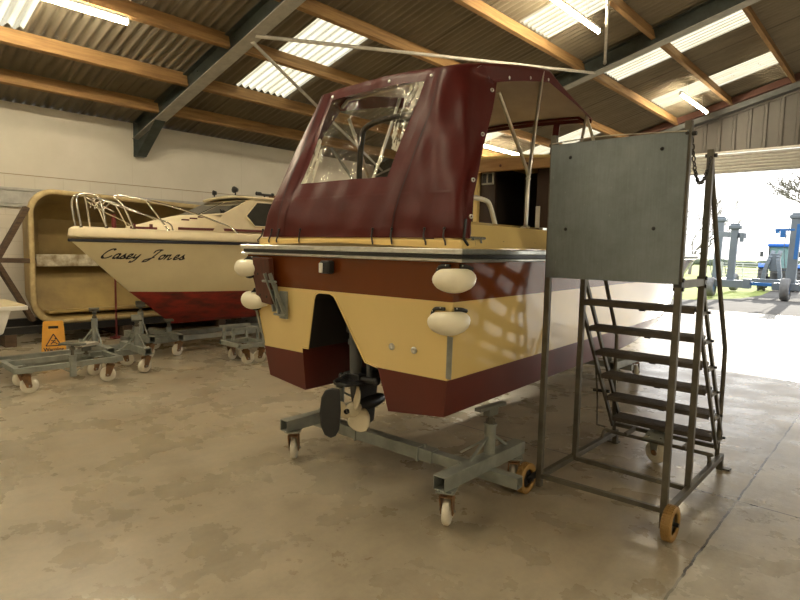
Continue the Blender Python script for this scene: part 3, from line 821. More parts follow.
mb.grid(lambda i, v: colpt(i, v) + Vector((0,.003,0)), list(range(i_l, i_r+1)), VV[j_b:j_t+1], 0)
win = mb.build('clear_window', M['vinyl'], can)
# seam bands and zips on the aft panel
def band(c, w, off, m, nm, v0=0.0, v1=1.0):
    mb = MB(); vs = [lerp(v0, v1, k/30) for k in range(31)]
    def f(u, v): return aft(lerp(c[0], c[1], v)+u, v) + Vector((0,-off,off*.3))
    mb.grid(f, [-w/2, 0, w/2], vs, 0); return mb.build(nm, m, can)
band((-.80,-.84), .012, .005, M['zip'], 'zip'); band((.40,.76), .012, .005, M['zip'], 'zip')
band((-.745,-.785), .085, .0035, M['canvas'], 'seam_flap'); band((.345,.70), .085, .0035, M['canvas'], 'seam_flap'); band((.24,.64), .10, .0025, M['canvas'], 'window_border', .3, .97)
def hband(v, h, off, s0, s1, nm, m):
    mb = MB(); mb.grid(lambda u, q: aft(lerp(s0, s1, u), v+q) + Vector((0,-off,0)), [k/40 for k in range(41)], [-h/2, 0, h/2], 0); return mb.build(nm, m, can)
hband(.255, .012, .002, -.98, 1.9, 'skirt_seam', M['canvas'])
# eyelets down the open edge
for s_ in (-1, 1):
    for v in (.93,.62,.33,.12):
        p = aft(s_*1.82, v) + Vector((s_*.006,-.004,0))
        mb = MB(); mb.lathe([(.006,0),(.006,.004),(.009,.006),(.013,.004),(.014,0)], p, (s_*.85,-.5,.1), 0, 14); mb.build('eyelet', M['alu'], can)
for v in (.42, 1.0, 1.55):
    p = roof_pt(len(FC)-2, min(3, 1+v*.62)); mb = MB(); mb.lathe([(.0001,.004),(.01,.003),(.012,0)], p + Vector((.006,0,0)), (1,0,0), 0, 12); mb.build('press_stud', M['alu'], can)
for sx, v in ((-.66,.955), (.62,.96), (.1,.96)):
    mb = MB(); mb.lathe([(.0001,.005),(.009,.004),(.012,0)], aft(sx, v)+Vector((0,-.006,0)), (0,-1,.2), 0, 12); mb.build('press_stud', M['alu'], can)
# shock-cord hooks along the bottom edge
for a in (-.93,-.80,-.71,-.46,.24,.40,.66,.80):
    s_ = a/.935; top = aft(s_, .05)+Vector((-.004,-.010,0))
    mb = MB().tube([top, top+Vector((.004,-.014,-.045)), (a+.022,-.045,1.640), (a+.022,-.040,1.622)], .0055, n=6)
    mb.ball(top, .009, n=8)
    mb.build('lacing_hook', M['black'], can)
mb = MB().tube([aft(1.0,.10)+Vector((.01,0,0)), (.925,-.01,1.66), (.93,.03,1.625)], .008, n=6); mb.build('lacing_hook', M['black'], can)
# roll of canvas hanging from the front edge, inside
mb = MB().beam((.42,2.30,2.76), (.52,2.02,2.42), .055, .02); mb.build('hanging_strap', M['canvas'], can)
# canopy frame tubes
TUBES = [((.70,.72,2.66), (.765,1.08,2.15)), ((.70,1.38,2.96), (.77,1.07,2.12)), ((.77,1.07,2.12), (.80,1.0,1.775)),
         ((.705,2.28,2.80), (.74,2.02,2.33)), ((.705,2.28,2.80), (.74,2.62,2.38))]
for s_ in (-1, 1):
    for a, c in TUBES:
        mb = MB().tube([(a[0]*s_,a[1],a[2]), (c[0]*s_,c[1],c[2])], .0135, n=10); mb.ball((c[0]*s_,c[1],c[2]), .019, n=8)
        mb.build('frame_tube', M['steelrod'], B)
    MB().lathe([(.03,0),(.03,.006),(.014,.014),(.014,.03)], (s_*.80,1.0,1.768), (0,0,1), 0, 14).build('tube_foot', M['steelrod'], B)
for y, z, w in ((.60,2.77,.66), (1.46,3.0,.685), (2.30,2.80,.69)):
    mb = MB().tube([(-w,y,z-.05),(-w*.9,y,z),(0,y,z+.02),(w*.9,y,z),(w,y,z-.05)], .0125, n=8); mb.build('canopy_bow', M['steelrod'] if y < 2 else M['canvas'], B)
# things seen through the window: outboard frame and seat back in the cockpit
mb = MB().tube(catmull([(-.30,.42,1.75),(-.28,.42,2.35),(-.22,.44,2.50),(.1,.44,2.53),(.28,.44,2.50),(.31,.42,2.3),(.31,.42,1.75)], 5), .022, n=8)
mb.build('cockpit_hoop', M['black'], B)
mb = MB().box((.02,.95,2.22), (.075,.05,.95)); mb.box((-.1,.95,2.66), (.6,.05,.075)); mb.build('cockpit_bracket', M['black'], B, bevel=.01)
mb = MB().box((.1,.55,1.92), (.42,.05,.40)); mb.build('seat_back', M['wood_cabin'], B, bevel=.02)
mb = MB().tube([(-.52,.35,2.35),(-.12,.5,1.78)], .012, n=8); mb.build('control_rod', M['galv'], B)

# corner fenders on both quarters
def fender(side, z, xw, yb, sc=1.0):
    e = empty('corner_fender', (side*xw, yb, z)); e.parent = B; e.scale = (.70 if side > 0 else 1.0,.74,.82)
    k = side
    path = catmull([(-.115*k,-.050,-.002),(-.07*k,-.066,.0),(-.0*k,-.064,-.004),(.048*k,-.03,-.002),(.058*k,.045,.004),(.052*k,.10,.008)], 5)
    rr = [.03 + .047*math.sin(math.pi*min(1,max(0,(i+1.2)/(len(path)+1.4))))**.55 for i in range(len(path))]
    mb = MB().tube(path, rr, n=18); mb.ball(path[0], rr[0]*1.0, n=12); mb.ball(path[-1], rr[-1]*1.0, n=12)
    f = mb.build('fender_body', M['fender'], e); f.scale = (1.12,1.12,1.08)
    for pts in ([(-.175*k,-.012,-.03),(-.168*k,-.022,.045),(-.125*k,-.035,.088),(-.03*k,-.045,.092)], [(.035*k,.0,.092),(.066*k,.05,.090),(.072*k,.12,.075)]):
        P_ = catmull(pts, 5); mb = MB().tube(P_, .014, n=8)
        for t_ in (-3, -9): 
            if len(P_) >= -t_: mb.ball(P_[t_]+Vector((.006*k,-.012,.006)), .006, 1, 8)
        mb.build('fender_strap', [M['black'], M['alu']], e)
    if side < 0:
        ring = [Vector((.015, -.03+.088*math.cos(a*math.pi/8), .088*math.sin(a*math.pi/8))) for a in range(17)]
        MB().tube(ring, .014, n=8, caps=False).build('fender_strap', M['black'], e)
    return e
for side in (1, -1):
    for z in (1.43, 1.185):
        fender(side, z, hbw(0, z)-.005, rake(z))
# metal strip on the starboard corner, beads down the port corner
mb = MB().beam((.862,rake(.84)-.004,.845), (.884,rake(1.1)-.004,1.10), .035, .008, 0, (0,1,0)); mb.build('corner_strip', M['galv'], B)
mb = MB().beam((-.852,rake(.84)-.002,.845), (-.895,rake(1.25)-.002,1.12), .02, .008, 0, (0,1,0)); mb.build('corner_strip', M['galv'], B)
# outboard bracket with mahogany pad on the port side of the transom
mb = MB().prism([(-.80,1.185),(-.625,1.165),(-.615,1.51),(-.805,1.51)], lambda p, t: (p[0], rake(p[1])-.055+t, p[1]), -.022, .022, 0)
pad = mb.build('bracket_board', M['wood_dark'], B, bevel=.006)
mb = MB()
for x, z in ((-.755,1.39),(-.685,1.385),(-.75,1.235),(-.675,1.225)): mb.lathe([(.010,0),(.0001,.003)], (x, rake(z)-.078, z), (0,-1,0), 0, 10)
mb.build('board_bolt', M['black'], pad)
mb = MB()
for dx in (0,.055):
    mb.beam((-0.655+dx, rake(1.30)-.10, 1.40), (-0.585+dx, rake(1.1)-.035, 1.09), .012, .03, 0, (0,1,0))
    mb.beam((-0.675+dx, rake(1.30)-.035, 1.32), (-0.615+dx, rake(1.1)-.07, 1.12), .012, .03, 0, (0,1,0))
mb.box((-0.560, rake(1.15)-.02, 1.17), (.075,.02,.20)); mb.tube([(-0.705,rake(1.3)-.08,1.34),(-0.555,rake(1.3)-.08,1.34)], .01, n=8); mb.tube([(-0.635,rake(1.1)-.05,1.10),(-0.505,rake(1.1)-.05,1.10)], .01, n=8)
mb.build('hinged_bracket', M['galv'], B, bevel=.002)
# stern light, drain fittings, cleat
mb = MB().box((-.06, rake(1.47)-.035, 1.465), (.085,.06,.085)); sl = mb.build('stern_light', M['black'], B, bevel=.012)
MB().box((-.085, rake(1.47)-.067, 1.46), (.03,.012,.065)).build('light_lens', M['whiteplastic'], sl, bevel=.004)
for x, z in ((.44,.985),(.615,.985)):
    mb = MB().lathe([(.022,0),(.022,.006),(.012,.010),(.008,.006),(.0001,.004)], (x, rake(z), z), (0,-1,0), 0, 16); mb.build('drain_fitting', M['alu'], B)
mb = MB().box((.90,.16,1.613), (.03,.12,.02)); mb.beam((.90,.10,1.62),(.90,.12,1.665),.02,.02); mb.beam((.90,.22,1.62),(.90,.20,1.665),.02,.02); mb.tube([(.90,.06,1.668),(.90,.26,1.668)], .011, n=8)
mb.build('cleat', M['chrome'], B)
for b in (.5,.95,1.2):
    MB().tube([(.885,b,1.64),(.895,b,1.66)], .01, n=8).build('canopy_stud', M['black'], B)

# stern drive
D = MB()
D.tube(catmull([(-.10,.30,1.26),(-.06,.16,1.23),(-.02,.10,1.14),(.0,.09,1.04)], 5), [.05]*16, n=14)
D.box((-.09,.22,1.19), (.10,.16,.17)); D.box((-.06,.14,1.06), (.075,.09,.12))
D.build('drive_head', M['blackpl'], B, bevel=.01)
D = MB(); D.tube([(.0,.09,1.06),(.012,.09,.70)], .043, n=16); D.tube([(.0,.09,.93),(.0,.09,.965)], .05, n=16)
D.tube([(.075,.14,1.16),(.10,.13,.70)], .02, n=8)
D.build('drive_leg', mat('dark_grey_drive_leg', (.10,.105,.105), .4), B)
D = MB()
D.prism([(-.06,-.12),(.06,-.12),(.10,.0),(.10,.26),(.05,.36),(-.05,.36),(-.10,.26),(-.10,.0)], lambda p, t: (.01+p[0], .05+p[1], .675+t), -.012, .012, 0)
D.box((.01,.17,.71), (.15,.26,.05)); D.tube([(-.10,.05,.70),(.20,.09,.70)], .022, n=10); D.ball((.20,.09,.70), .03, n=10)
D.build('cavitation_plate', M['blackpl'], B, bevel=.008)
D = MB()
prof = [(.0001,-.09),(.03,-.085),(.052,-.05),(.06,.02),(.055,.12),(.035,.2),(.0001,.25)]
D.lathe(prof, (.01,.17,.50), (0,1,0), 0, 18)
D.prism([(.05,.67),(.30,.67),(.28,.50),(.26,.36),(.20,.34),(.13,.42),(.08,.5)], lambda p, t: (.01+t, p[0], p[1]), -.028, .028, 0)
D.build('gear_case', M['blackpl'], B, bevel=.008)
P = empty('propeller', (.015,.045,.475)); P.scale = (1.32,1.15,1.32); P.parent = B
mb = MB().lathe([(.0001,-.035),(.018,-.03),(.036,-.01),(.04,.02),(.038,.05)], (0,0,0), (0,1,0), 0, 18)
mb.build('hub', M['prop'], P)
MB().lathe([(.014,-.05),(.014,-.03)], (0,0,0), (0,1,0), 0, 6).build('hub_nut', M['blackpl'], P)
for k in range(3):
    mb = MB(); ang = R(75) + k*R(120)
    def bl_(u, v, ang=ang):
        r_ = lerp(.034,.135, v); w_ = .078*math.sin(math.pi*min(1,max(.0,(.16+v*.84))))**.6 * (1 if v < .99 else .25)
        th = ang + u*w_/max(r_,.05)*.75
        return Vector((r_*math.cos(th), u*w_*.55*(1-.35*v)+.015, r_*math.sin(th)))
    mb.grid(bl_, [k_/6*2-1 for k_ in range(7)], [k_/9 for k_ in range(10)])
    mb.build('blade', M['prop'], P, solid=.008)
# steering blade hinged behind the propeller, swung to port
ra = R(30)
def rud(p, t): return (.03 + (p[0])*-math.sin(ra) + t*math.cos(ra), -.06 - p[0]*math.cos(ra) - t*math.sin(ra), p[1])
mb = MB().prism([(.02,.645),(.07,.66),(.12,.645),(.145,.60),(.155,.50),(.15,.41),(.12,.34),(.08,.315),(.045,.325),(.02,.37),(.01,.5)], rud, -.011, .011, 0)
rd = mb.build('steering_blade', M['blackpl'], B, bevel=.008)
mb = MB().box(rud((.09,.615), -.012), (.06,.006,.028), 0, Matrix.Rotation(-ra+R(90), 3, 'Z')); mb.build('blade_plate', mat('brown_worn_plate', (.10,.05,.03), .6), rd)
mb = MB().beam((-.01,-.06,.66), (.0,.12,.70), .05, .03); mb.tube([(-.03,-.08,.69),(-.02,.14,.74)], .012, n=8); mb.build('steering_arm', M['blackpl'], B, bevel=.006)

# trolley under the fore part of the canopied boat
t = empty('boat_trolley', (-2.95, 7.0, 0)); tag(t, 'low boat trolley seen through the steps under the bow of the canopied boat', 'boat trolley', 'wheeled boat trolleys')
for x in (.42, -.38):
    MB().hollow((x,-.45,.272), (x,.45,.272), .08, .085, .006).build('side_beam', M['galv'], t, bevel=.003)
    for y, a in ((.36, R(20)), (-.36, R(200))): caster(t, x, y, a + x*.4)
MB().beam((-.5,0,.2), (.5,0,.2), .07, .07).build('cross_beam', M['galv'], t, bevel=.003)
MB().box((.42,.1,.33), (.16,.5,.03)).build('pad', M['jute'], t, bevel=.005)
post_and_pad(t, -.2, 0, .235, .535, pad=(.3,.1), braces=False)
post_and_pad(t, .2, 0, .235, .535, pad=(.3,.1), braces=False)

# ================================================================== MOBILE ACCESS STEPS
G = empty('access_steps', (-1.35, 3.37, 0)); tag(G, 'tall wheeled steel access steps with a grey sheet panel, in front of the boat', 'steps')
XL, XR = -.395, .395                               # local: x across, y away, z up
TB = .036
MB().beam((XL,0,.03), (XL,0,2.33), TB, TB).build('post', M['gantry'], G, bevel=.003)
MB().beam((XR,0,.02), (XR,0,2.32), TB, TB).build('post', M['gantry'], G, bevel=.003)
MB().beam((XL+.02,.49,.09), (XL+.02,.49,2.24), TB, TB).build('post', M['gantry'], G, bevel=.003)
MB().beam((XR-.005,.49,.09), (XR-.005,.49,2.235), TB, TB).build('post', M['gantry'], G, bevel=.003)
pl = MB().box((0,-.0,1.85), (.80,.006,.835)); pl = pl.build('sheet_panel', M['plate'], G)
pl.location = (0,-.024,0)
mb = MB()
for x, z in ((-.27,2.18),(.27,2.18),(-.28,1.74),(.25,1.74)): mb.lathe([(.011,0),(.009,.004),(.0001,.005)], (x,-.004,z), (0,-1,0), 0, 10)
mb.build('panel_rivet', M['black'], pl)
MB().beam((XR,0,1.43),(XR-.005,.49,1.43),TB,.045).build('platform_rail', M['gantry'], G, bevel=.003)
for x, y in ((XR,0),(XR-.005,.49)):
    mb = MB()
    for z in (1.455,1.405): mb.tube([(x-.028,y,z),(x+.028,y,z)], .012, n=8)
    mb.box((x,y,1.43),(.042,.042,.03)); mb.build('clamp_bolt', M['black'], G)
# base
def base(side): return XL if side < 0 else XR
for s_ in (-1, 1):
    x = base(s_)
    MB().beam((x,.0,.10), (x-(.0 if s_ < 0 else .0),1.33,.10), TB, .04).build('base_rail', M['gantry'], G, bevel=.003)
    MB().box((x+s_*.02,1.33,.008), (.09,.06,.012)).build('foot_plate', M['gantry'], G)
    MB().beam((x,1.31,.0), (x,1.31,.12), TB, TB).build('foot', M['gantry'], G)
MB().beam((XL,.0,.105), (XR,.0,.125), .03, .03).build('cross_bar', M['gantry'], G, bevel=.003)
MB().beam((XL,.49,.10), (XR,.49,.10), .03, .03).build('cross_bar', M['gantry'], G, bevel=.003)
MB().tube(catmull([(XL,1.02,.10),(XL+.0,1.06,.165),(XL+.03,1.07,.175),(XL+.08,1.07,.17),(XR-.06,1.07,.17),(XR-.03,1.07,.16),(XR-.02,1.07,.12),(XR-.02,1.05,.09)], 4), .014, n=8).build('brake_bar', M['gantry'], G)
# ochre wheels outboard of the near posts
for s_ in (-1, 1):
    x = base(s_) + s_*(.062 if s_ > 0 else .049)
    mb = MB()
    r_, w_ = .098, .055
    n = 40
    prof = [(r_*.62,-w_/2+.008),(r_*.70,-w_/2),(r_*.92,-w_/2),(r_,-w_/2+.010),(r_,w_/2-.010),(r_*.92,w_/2),(r_*.70,w_/2),(r_*.62,w_/2-.008)]
    mb.lathe(prof, (0,0,0), (1,0,0), 0, 40)
    for k in range(34):                            # tread lugs
        a = 2*math.pi*k/34
        for q in (-1, 1):
            mb.box((q*w_*.22, r_*math.cos(a), r_*math.sin(a)), (w_*.38,.006,.009), 0, Matrix.Rotation(a, 3, 'X'))
    wl = mb.build('wheel', M['ywheel'], G, loc=(x, -.085 if s_ > 0 else -.10, .1025))
    mb = MB().lathe([(.0001,-.012),(r_*.3,-.014),(r_*.62,-.006),(r_*.62,.006),(r_*.3,.014),(.0001,.012)], (0,0,0), (1,0,0), 0, 24)
    mb.tube([(-.055*s_,0,0),(.045*s_,0,0)], .012, n=10); mb.build('wheel_hub', M['black'], wl)
    mb = MB().beam((base(s_)+s_*.022,-.11,.10), (base(s_)+s_*.022,.06,.12), .006, .05); mb.build('axle_plate', M['black'], G)
# treads
NTR = 6
for k in range(NTR):
    z = 1.25 - .197*k; y = .49 + .135*k
    hw_ = .365
    mb = MB().box((-.0, y+.06, z), (2*hw_, .17, .022))
    for q in range(9): mb.box((0, y-.012+q*.0175, z+.0125), (2*hw_-.01, .007, .006))
    mb.box((0, y-.024, z-.006), (2*hw_, .006, .034))
    tdo = mb.build('tread', M['tread'], G)
    MB().tube([(.02,y+.0,z-.022),(.06,y+.0,z-.022)], .012, n=8).build('tread_bolt', M['black'], tdo)
for s_ in (-1, 1):
    x = s_*.375 + (.012 if s_ > 0 else -.002)
    d = Vector((0, .135, -.197)).normalized()
    MB().beam((x,.49,1.21), (x,1.19,.19), .02, .032).build('stringer', M['gantry'], G, bevel=.002)
    MB().beam((x,.53,1.40), (x,1.31,.255), .02, .032).build('stringer', M['gantry'], G, bevel=.002)
    for k in range(NTR):
        z = 1.25 - .197*k; y = .49 + .135*k
        MB().box((x, y+.07, z-.022), (.03, .15, .02)).build('tread_bracket', M['gantry'], G)
        mb = MB().tube([(x-.02,y+.14,z-.02),(x+.03,y+.14,z-.02)], .009, n=8); mb.build('bracket_bolt', M['black'], G)
    hx = XR - .01 if s_ > 0 else XL - .01
    top = (XR-.005, .49, 2.2) if s_ > 0 else (XL+.02, .49, 2.2)
    MB().tube(catmull([top, (hx,.9,1.48), (hx,1.20,.99), (hx,1.245,.88), (hx,1.25,.5), (hx-.01*s_,1.28,.10)], 6), .0155, n=10).build('handrail', M['gantry'], G)
# lever on the left stringer
MB().tube([(XL-.06,.95,.80),(XL-.045,1.0,.45),(XL-.045,1.02,.22),(XL+.02,1.03,.21)], .008, n=8).build('brake_lever', M['gantry'], G)
mb = MB().tube([(XL-.08,1.0,.50),(XL+.05,1.0,.51)], .013, n=8); mb.build('lever_pivot', M['black'], G)
# rear caster under the bottom tread
mb = MB().box((.0,1.09,.215), (.15,.17,.012), 0, Matrix.Rotation(R(12), 3, 'X'))
for a in (-.045,.045):
    for b in (-.045,.045): mb.tube([(a,1.09+b,.215+.2*b),(a,1.09+b,.232+.2*b)], .009, n=6)
cp = mb.build('caster_plate', M['rust'] if False else M['galv'], G)
f = MB()
for q in (-1,1): f.prism([(-.022,-.015),(.022,-.015),(.045,.105),(-.03,.105)], lambda p, t, q=q: (q*.03+t, p[0], p[1]), -.003, .003, 0)
fk = f.build('caster_fork', M['galv'], G, loc=(-.0,1.10,.085), rot=(0,0,R(75)))
link('caster_wheel', CW, fk, (0,0,0))
mb = MB(); mb.box((.22,1.10,.20), (.02,.22,.03)); mb.box((-.2,1.10,.2),(.02,.22,.03)); mb.beam((-.36,1.2,.2),(.37,1.2,.2),.03,.03); mb.build('caster_bearer', M['gantry'], G)
# safety chain between the right-hand posts
ch = []
a, c = Vector((XR+.01,.03,2.24)), Vector((XR+.005,.46,2.19))
for k in range(27):
    t_ = k/26; p = a.lerp(c, t_); p.z -= .235*4*t_*(1-t_)*(1-.25*t_); ch.append(p)
mb = MB()
for k in range(26):
    p, q = ch[k], ch[k+1]; d = (q-p).normalized(); sd = d.orthogonal().normalized() if k % 2 else d.cross(d.orthogonal()).normalized()
    loop = []
    for j in range(9):
        an = 2*math.pi*j/8; loop.append((p+q)/2 + d*math.cos(an)*.016 + sd*math.sin(an)*.009)
    mb.tube(loop, .0038, n=5, caps=False)
mb.build('safety_chain', M['chain'], G)
mb = MB(); mb.tube([(XR-.03,0,2.25),(XR+.04,0,2.25)], .012, n=8); mb.tube([(XR,-.03,2.25),(XR,.05,2.25)], .01, n=8); mb.build('chain_eye', M['chain'], G)
MB().tube([(XR-.035,.49,2.2),(XR+.03,.49,2.2)], .012, n=8).build('chain_eye', M['chain'], G); MB().tube([(XL-.03,0,2.27),(XL+.03,0,2.27)], .011, n=8).build('cord_eye', M['chain'], G)
mb = MB().tube(catmull([(XL,-.03,2.275),(-.1,-.035,2.285),(.15,-.03,2.275),(XR,-.03,2.26)], 6), .004, n=6); mb.build('panel_cord', M['jute'], G)

# ================================================================== THE CABIN CRUISER BY THE WALL
K_ = empty('cabin_cruiser', (-8.05, 2.55, 0)); tag(K_, 'ivory cabin cruiser with red bottom and dark script name on its bow', 'boat')
KZ = [.42,.52,.70,.92,1.15,1.40,1.60]
def ky0(z): return interp(z, [.42,.92,1.62,1.76], [1.35,.75,.02,0])
def kW(z): return interp(z, [.42,.52,.92,1.62,1.76], [.04,.6,.90,1.06,1.04])
def khb(y, z):
    s_ = min(1, max(0, (y-ky0(z))/2.9)); return kW(z)*(1-(1-s_)**2)**.8
KL = 6.2
def kpt(side, z, t):
    y0 = ky0(z); y = y0 + (KL-y0)*t**1.7
    return Vector((side*khb(y, z), y, z))
kt = [k/44 for k in range(45)]
mb = MB()
for s_ in (-1,1):
    mb.grid(lambda u, v: kpt(s_, v, u), kt, KZ, m=lambda i, j: 1 if j < 3 else 0)
mb.add([kpt(-1, z, 1) for z in KZ] + [kpt(1, z, 1) for z in reversed(KZ)], [tuple(range(14))], 0)
mb.grid(lambda u, v: Vector((u*khb(v,.42), v, .42)), [-1,0,1], [1.35+(KL-1.35)*k/10 for k in range(11)], 1)
mb.build('hull', [M['cas'], M['casred']], K_)
mb = MB()                                          # navy rubbing strip
for s_ in (-1,1):
    mb.grid(lambda u, v: (lambda p: Vector((p.x + s_*(.022 if 0 < v < 3 else -.01), p.y - (.02 if u == 0 else 0), (1.595,1.60,1.63,1.635)[v])))(kpt(s_, 1.615, u)), kt, [0,1,2,3], 0)
mb.build('rubbing_strip', M['navy'], K_)
mb = MB()                                          # moulded bulwark and deck above the strip
def sheer(y): return .02*max(0, 1-y/2)
for s_ in (-1,1):
    mb.grid(lambda u, v: (lambda p: Vector((p.x*(1,1,.985,.93,.90)[v] + s_*(.012,.012,.004,0,0)[v], p.y + (-.01,-.012,0,.03,.05)[v]*(1-u), (1.634,1.66,1.735,1.76,1.745)[v]+sheer(p.y))))(kpt(s_, 1.62, u)), kt, [0,1,2,3,4], 0)
ys = [.03,.15,.4,.8,1.2,1.8,2.4,3,4,5,6.15]
mb.grid(lambda u, v: Vector((u*max(.0,khb(v,1.62))*.91, v+.04, 1.742+sheer(v)+.03*(1-u*u))), [-1,-.5,0,.5,1], ys, 0)
mb.build('deck', M['casdeck'], K_, solid=.012)
# raised trunk, wheelhouse
def trunk_w(y): return .74*min(1, max(0,(y-.72)/1.5))**.55
mb = MB()
def trz(y): return interp(y, [.7,.95,1.3,1.6,2.45], [1.76,1.82,1.92,1.99,2.0])
ty = [.72,.8,.95,1.2,1.5,1.8,1.95]
mb.grid(lambda u, v: Vector(((u if abs(u) <= 1 else math.copysign(1.06,u))*max(.02,trunk_w(v)), v, (trz(v)+.05*(1-u*u) if abs(u) < .99 else (trz(v)-.03 if abs(u) < 1.03 else 1.74)))), [-1.06,-1,-.9,-.5,0,.5,.9,1,1.06], ty, 0)
mb.build('cabin_trunk', M['casdeck'], K_)
mb = MB()
for s_ in (-1,1):
    mb.grid(lambda u, v: Vector((s_*(max(trunk_w(u)*1.06,.765 if u > 1.7 else 0)+.006), u, 1.79+v*.035)), [1.25,1.5,1.8,2.1,2.5,3,3.5,4.2,5], [0,1], 0)
mb.build('trunk_stripe', M['maroon'], K_)
mb = MB()
WX, WT = .76, .64
fz0, fz1 = 2.02, 2.28
# wheelhouse: raked front, sides leaning in
front = [(-.705,1.78,fz0),(.705,1.78,fz0),(WT,2.30,fz1),(-WT,2.30,fz1)]
mb.add(front, [(0,1,2,3)])
for s_ in (-1,1):
    mb.add([(s_*WX,1.60,1.78),(s_*.705,1.78,fz0),(s_*WT,2.30,fz1),(s_*WT,5.0,fz1+.02),(s_*WX,5.0,1.80)], [(0,1,2,3,4)])
mb.add([(-WX,5,1.8),(WX,5,1.8),(WT,5,fz1+.02),(-WT,5,fz1+.02)], [(0,1,2,3)])
wh = mb.build('wheelhouse', M['casdeck'], K_)
mb = MB().grid(lambda u, v: Vector((u*(WT+.03), v, fz1+.02+.06*(1-u*u)*(1 if v > 2.34 else .6))), [k/6-1 for k in range(13)], [2.24,2.34,2.7,4,5.05], 0)
mb.build('roof', M['casdeck'], K_, solid=.035)
def fw(a, b): # front window point: a across -1..1, b up 0..1
    x = lerp(.705, WT, b)*a; return Vector((x, lerp(1.78,2.30,b), lerp(fz0,fz1,b)))
nf = Vector((0,-.44,.9)).normalized()
for a0, a1 in ((-.93,-.06),(.06,.93)):
    q = [fw(a0,.10),fw(a1,.10),fw(a1*.97 if a1 > .5 else a1,.88),fw(a0*.97 if a0 < -.5 else a0,.88)]
    mb = MB(); mb.add([p+nf*.012 for p in q]+[p-nf*.01 for p in q], [(0,1,2,3),(0,1,5,4),(1,2,6,5),(2,3,7,6),(3,0,4,7)]); mb.build('windscreen_pane', M['glassdark'], K_)
def sw(s_, y, z): 
    t_ = (z-1.8)/(fz1-1.8); return Vector((s_*lerp(WX, WT, t_), y, z))
for s_ in (-1,1):
    for poly in ([(2.22,1.95),(2.16,2.02),(2.38,2.235),(3.1,2.24),(3.1,1.87),(2.28,1.87)], [(3.22,1.87),(3.22,2.24),(4.1,2.24),(4.2,1.93)]):
        q = [sw(s_, y, z) for y, z in poly]; n = len(q); off = Vector((s_*.014,0,.004))
        mb = MB(); mb.add([p+off for p in q]+[p-off for p in q], [tuple(range(n))]+[(i,(i+1)%n,n+(i+1)%n,n+i) for i in range(n)])
        w_ = mb.build('side_window', M['glassdark'], K_)
        mb = MB(); mb.tube([p+off for p in q]+[q[0]+off], .012, n=6); mb.build('window_seal', M['casdeck'], w_)
mb = MB().lathe([(.0001,-.03),(.035,-.03),(.05,.02),(.05,.03),(.0001,.035)], (.42,2.17,2.42), (0.2,-1,0), 0, 16); mb.tube([(.42,2.17,2.34),(.42,2.17,2.42)], .012, n=8); mb.build('spot_lamp', M['black'], K_)
mb = MB().lathe([(.0001,-.03),(.03,-.03),(.04,.02),(.0001,.03)], (-.15,2.15,2.40), (0,-1,0), 0, 16); mb.tube([(-.15,2.15,2.34),(-.15,2.15,2.4)], .012, n=8); mb.build('spot_lamp', M['black'], K_)
mb = MB().tube([(.40,2.55,2.39),(.40,2.85,2.39)], .02, n=8); mb.lathe([(.03,-.05),(.03,.03)], (.4,2.6,2.40), (0,1,0), 0, 12); mb.ball((.4,2.85,2.40), .03, n=10); mb.tube([(.4,2.7,2.33),(.4,2.7,2.39)], .012, n=8); mb.build('deck_horn', M['black'], K_)
mb = MB().box((.30,3.2,2.385), (.3,.5,.04)); mb.build('roof_hatch', M['rust'], K_, bevel=.01)
# pulpit
def gp(y, s_=1, dz=0, k=.93): return Vector((s_*khb(y,1.62)*k, y+.03, 1.76+sheer(y)+dz))
for s_ in (-1,1):
    hoop = [gp(.10,s_), gp(.10,s_,.28)+Vector((0,-.04,0)), gp(.10,s_,.40)+Vector((-s_*.03,-.02,0)), gp(.16,s_,.43)+Vector((-s_*.04,.02,0)), gp(.28,s_,.37), gp(.34,s_,.0)]
    MB().tube(catmull(hoop, 5), .0125, n=8).build('pulpit_hoop', M['chrome'], K_)
    MB().tube(catmull([gp(.62,s_), gp(.56,s_,.30)+Vector((0,-.06,0)), gp(.52,s_,.42)+Vector((-s_*.03,-.1,0)), gp(.75,s_,.39), gp(1.2,s_,.28), gp(1.62,s_,.14), gp(1.78,s_,.08), gp(1.88,s_,0)], 5), .0125, n=8).build('pulpit_rail', M['chrome'], K_)
    MB().tube(catmull([gp(.28,s_,.37), gp(.6,s_,.24), gp(.9,s_,.14), gp(1.02,s_,.08), gp(1.05,s_,0)], 5), .010, n=8).build('pulpit_rail', M['chrome'], K_)
    MB().tube([gp(.75,s_,.39), gp(1.0,s_,0)], .011, n=8).build('pulpit_stanchion', M['chrome'], K_)
    mb = MB()
    for y in (.10,.34,.62,1.0,1.88): mb.lathe([(.025,0),(.02,.01),(.014,.02)], gp(y,s_), (0,0,1), 0, 10)
    mb.build('rail_base', M['chrome'], K_)
mb = MB()                                          # anchor stowed in the pulpit
for k in range(4): mb.tube(catmull([(.16+.02*k,.30+.045*k,2.16-.02*k),(.12+.02*k,.26+.045*k,2.10-.02*k),(.17+.02*k,.22+.045*k,2.04-.02*k)], 4), .009, n=6)
mb.tube([(.05,.2,2.18),(.2,.5,2.0)], .012, n=8); mb.build('stowed_anchor', M['chrome'], K_)
mb = MB().box((.28,.85,1.79), (.06,.34,.05)); mb.box((.28,.72,1.82),(.04,.03,.07)); mb.box((.28,.95,1.82),(.04,.03,.07)); mb.build('bow_cleat', M['maroon'], K_)
for k in range(3): MB().box((.60,1.28+.12*k,1.925+.025*k), (.05,.09,.02)).build('deck_vent', M['maroon'], K_)
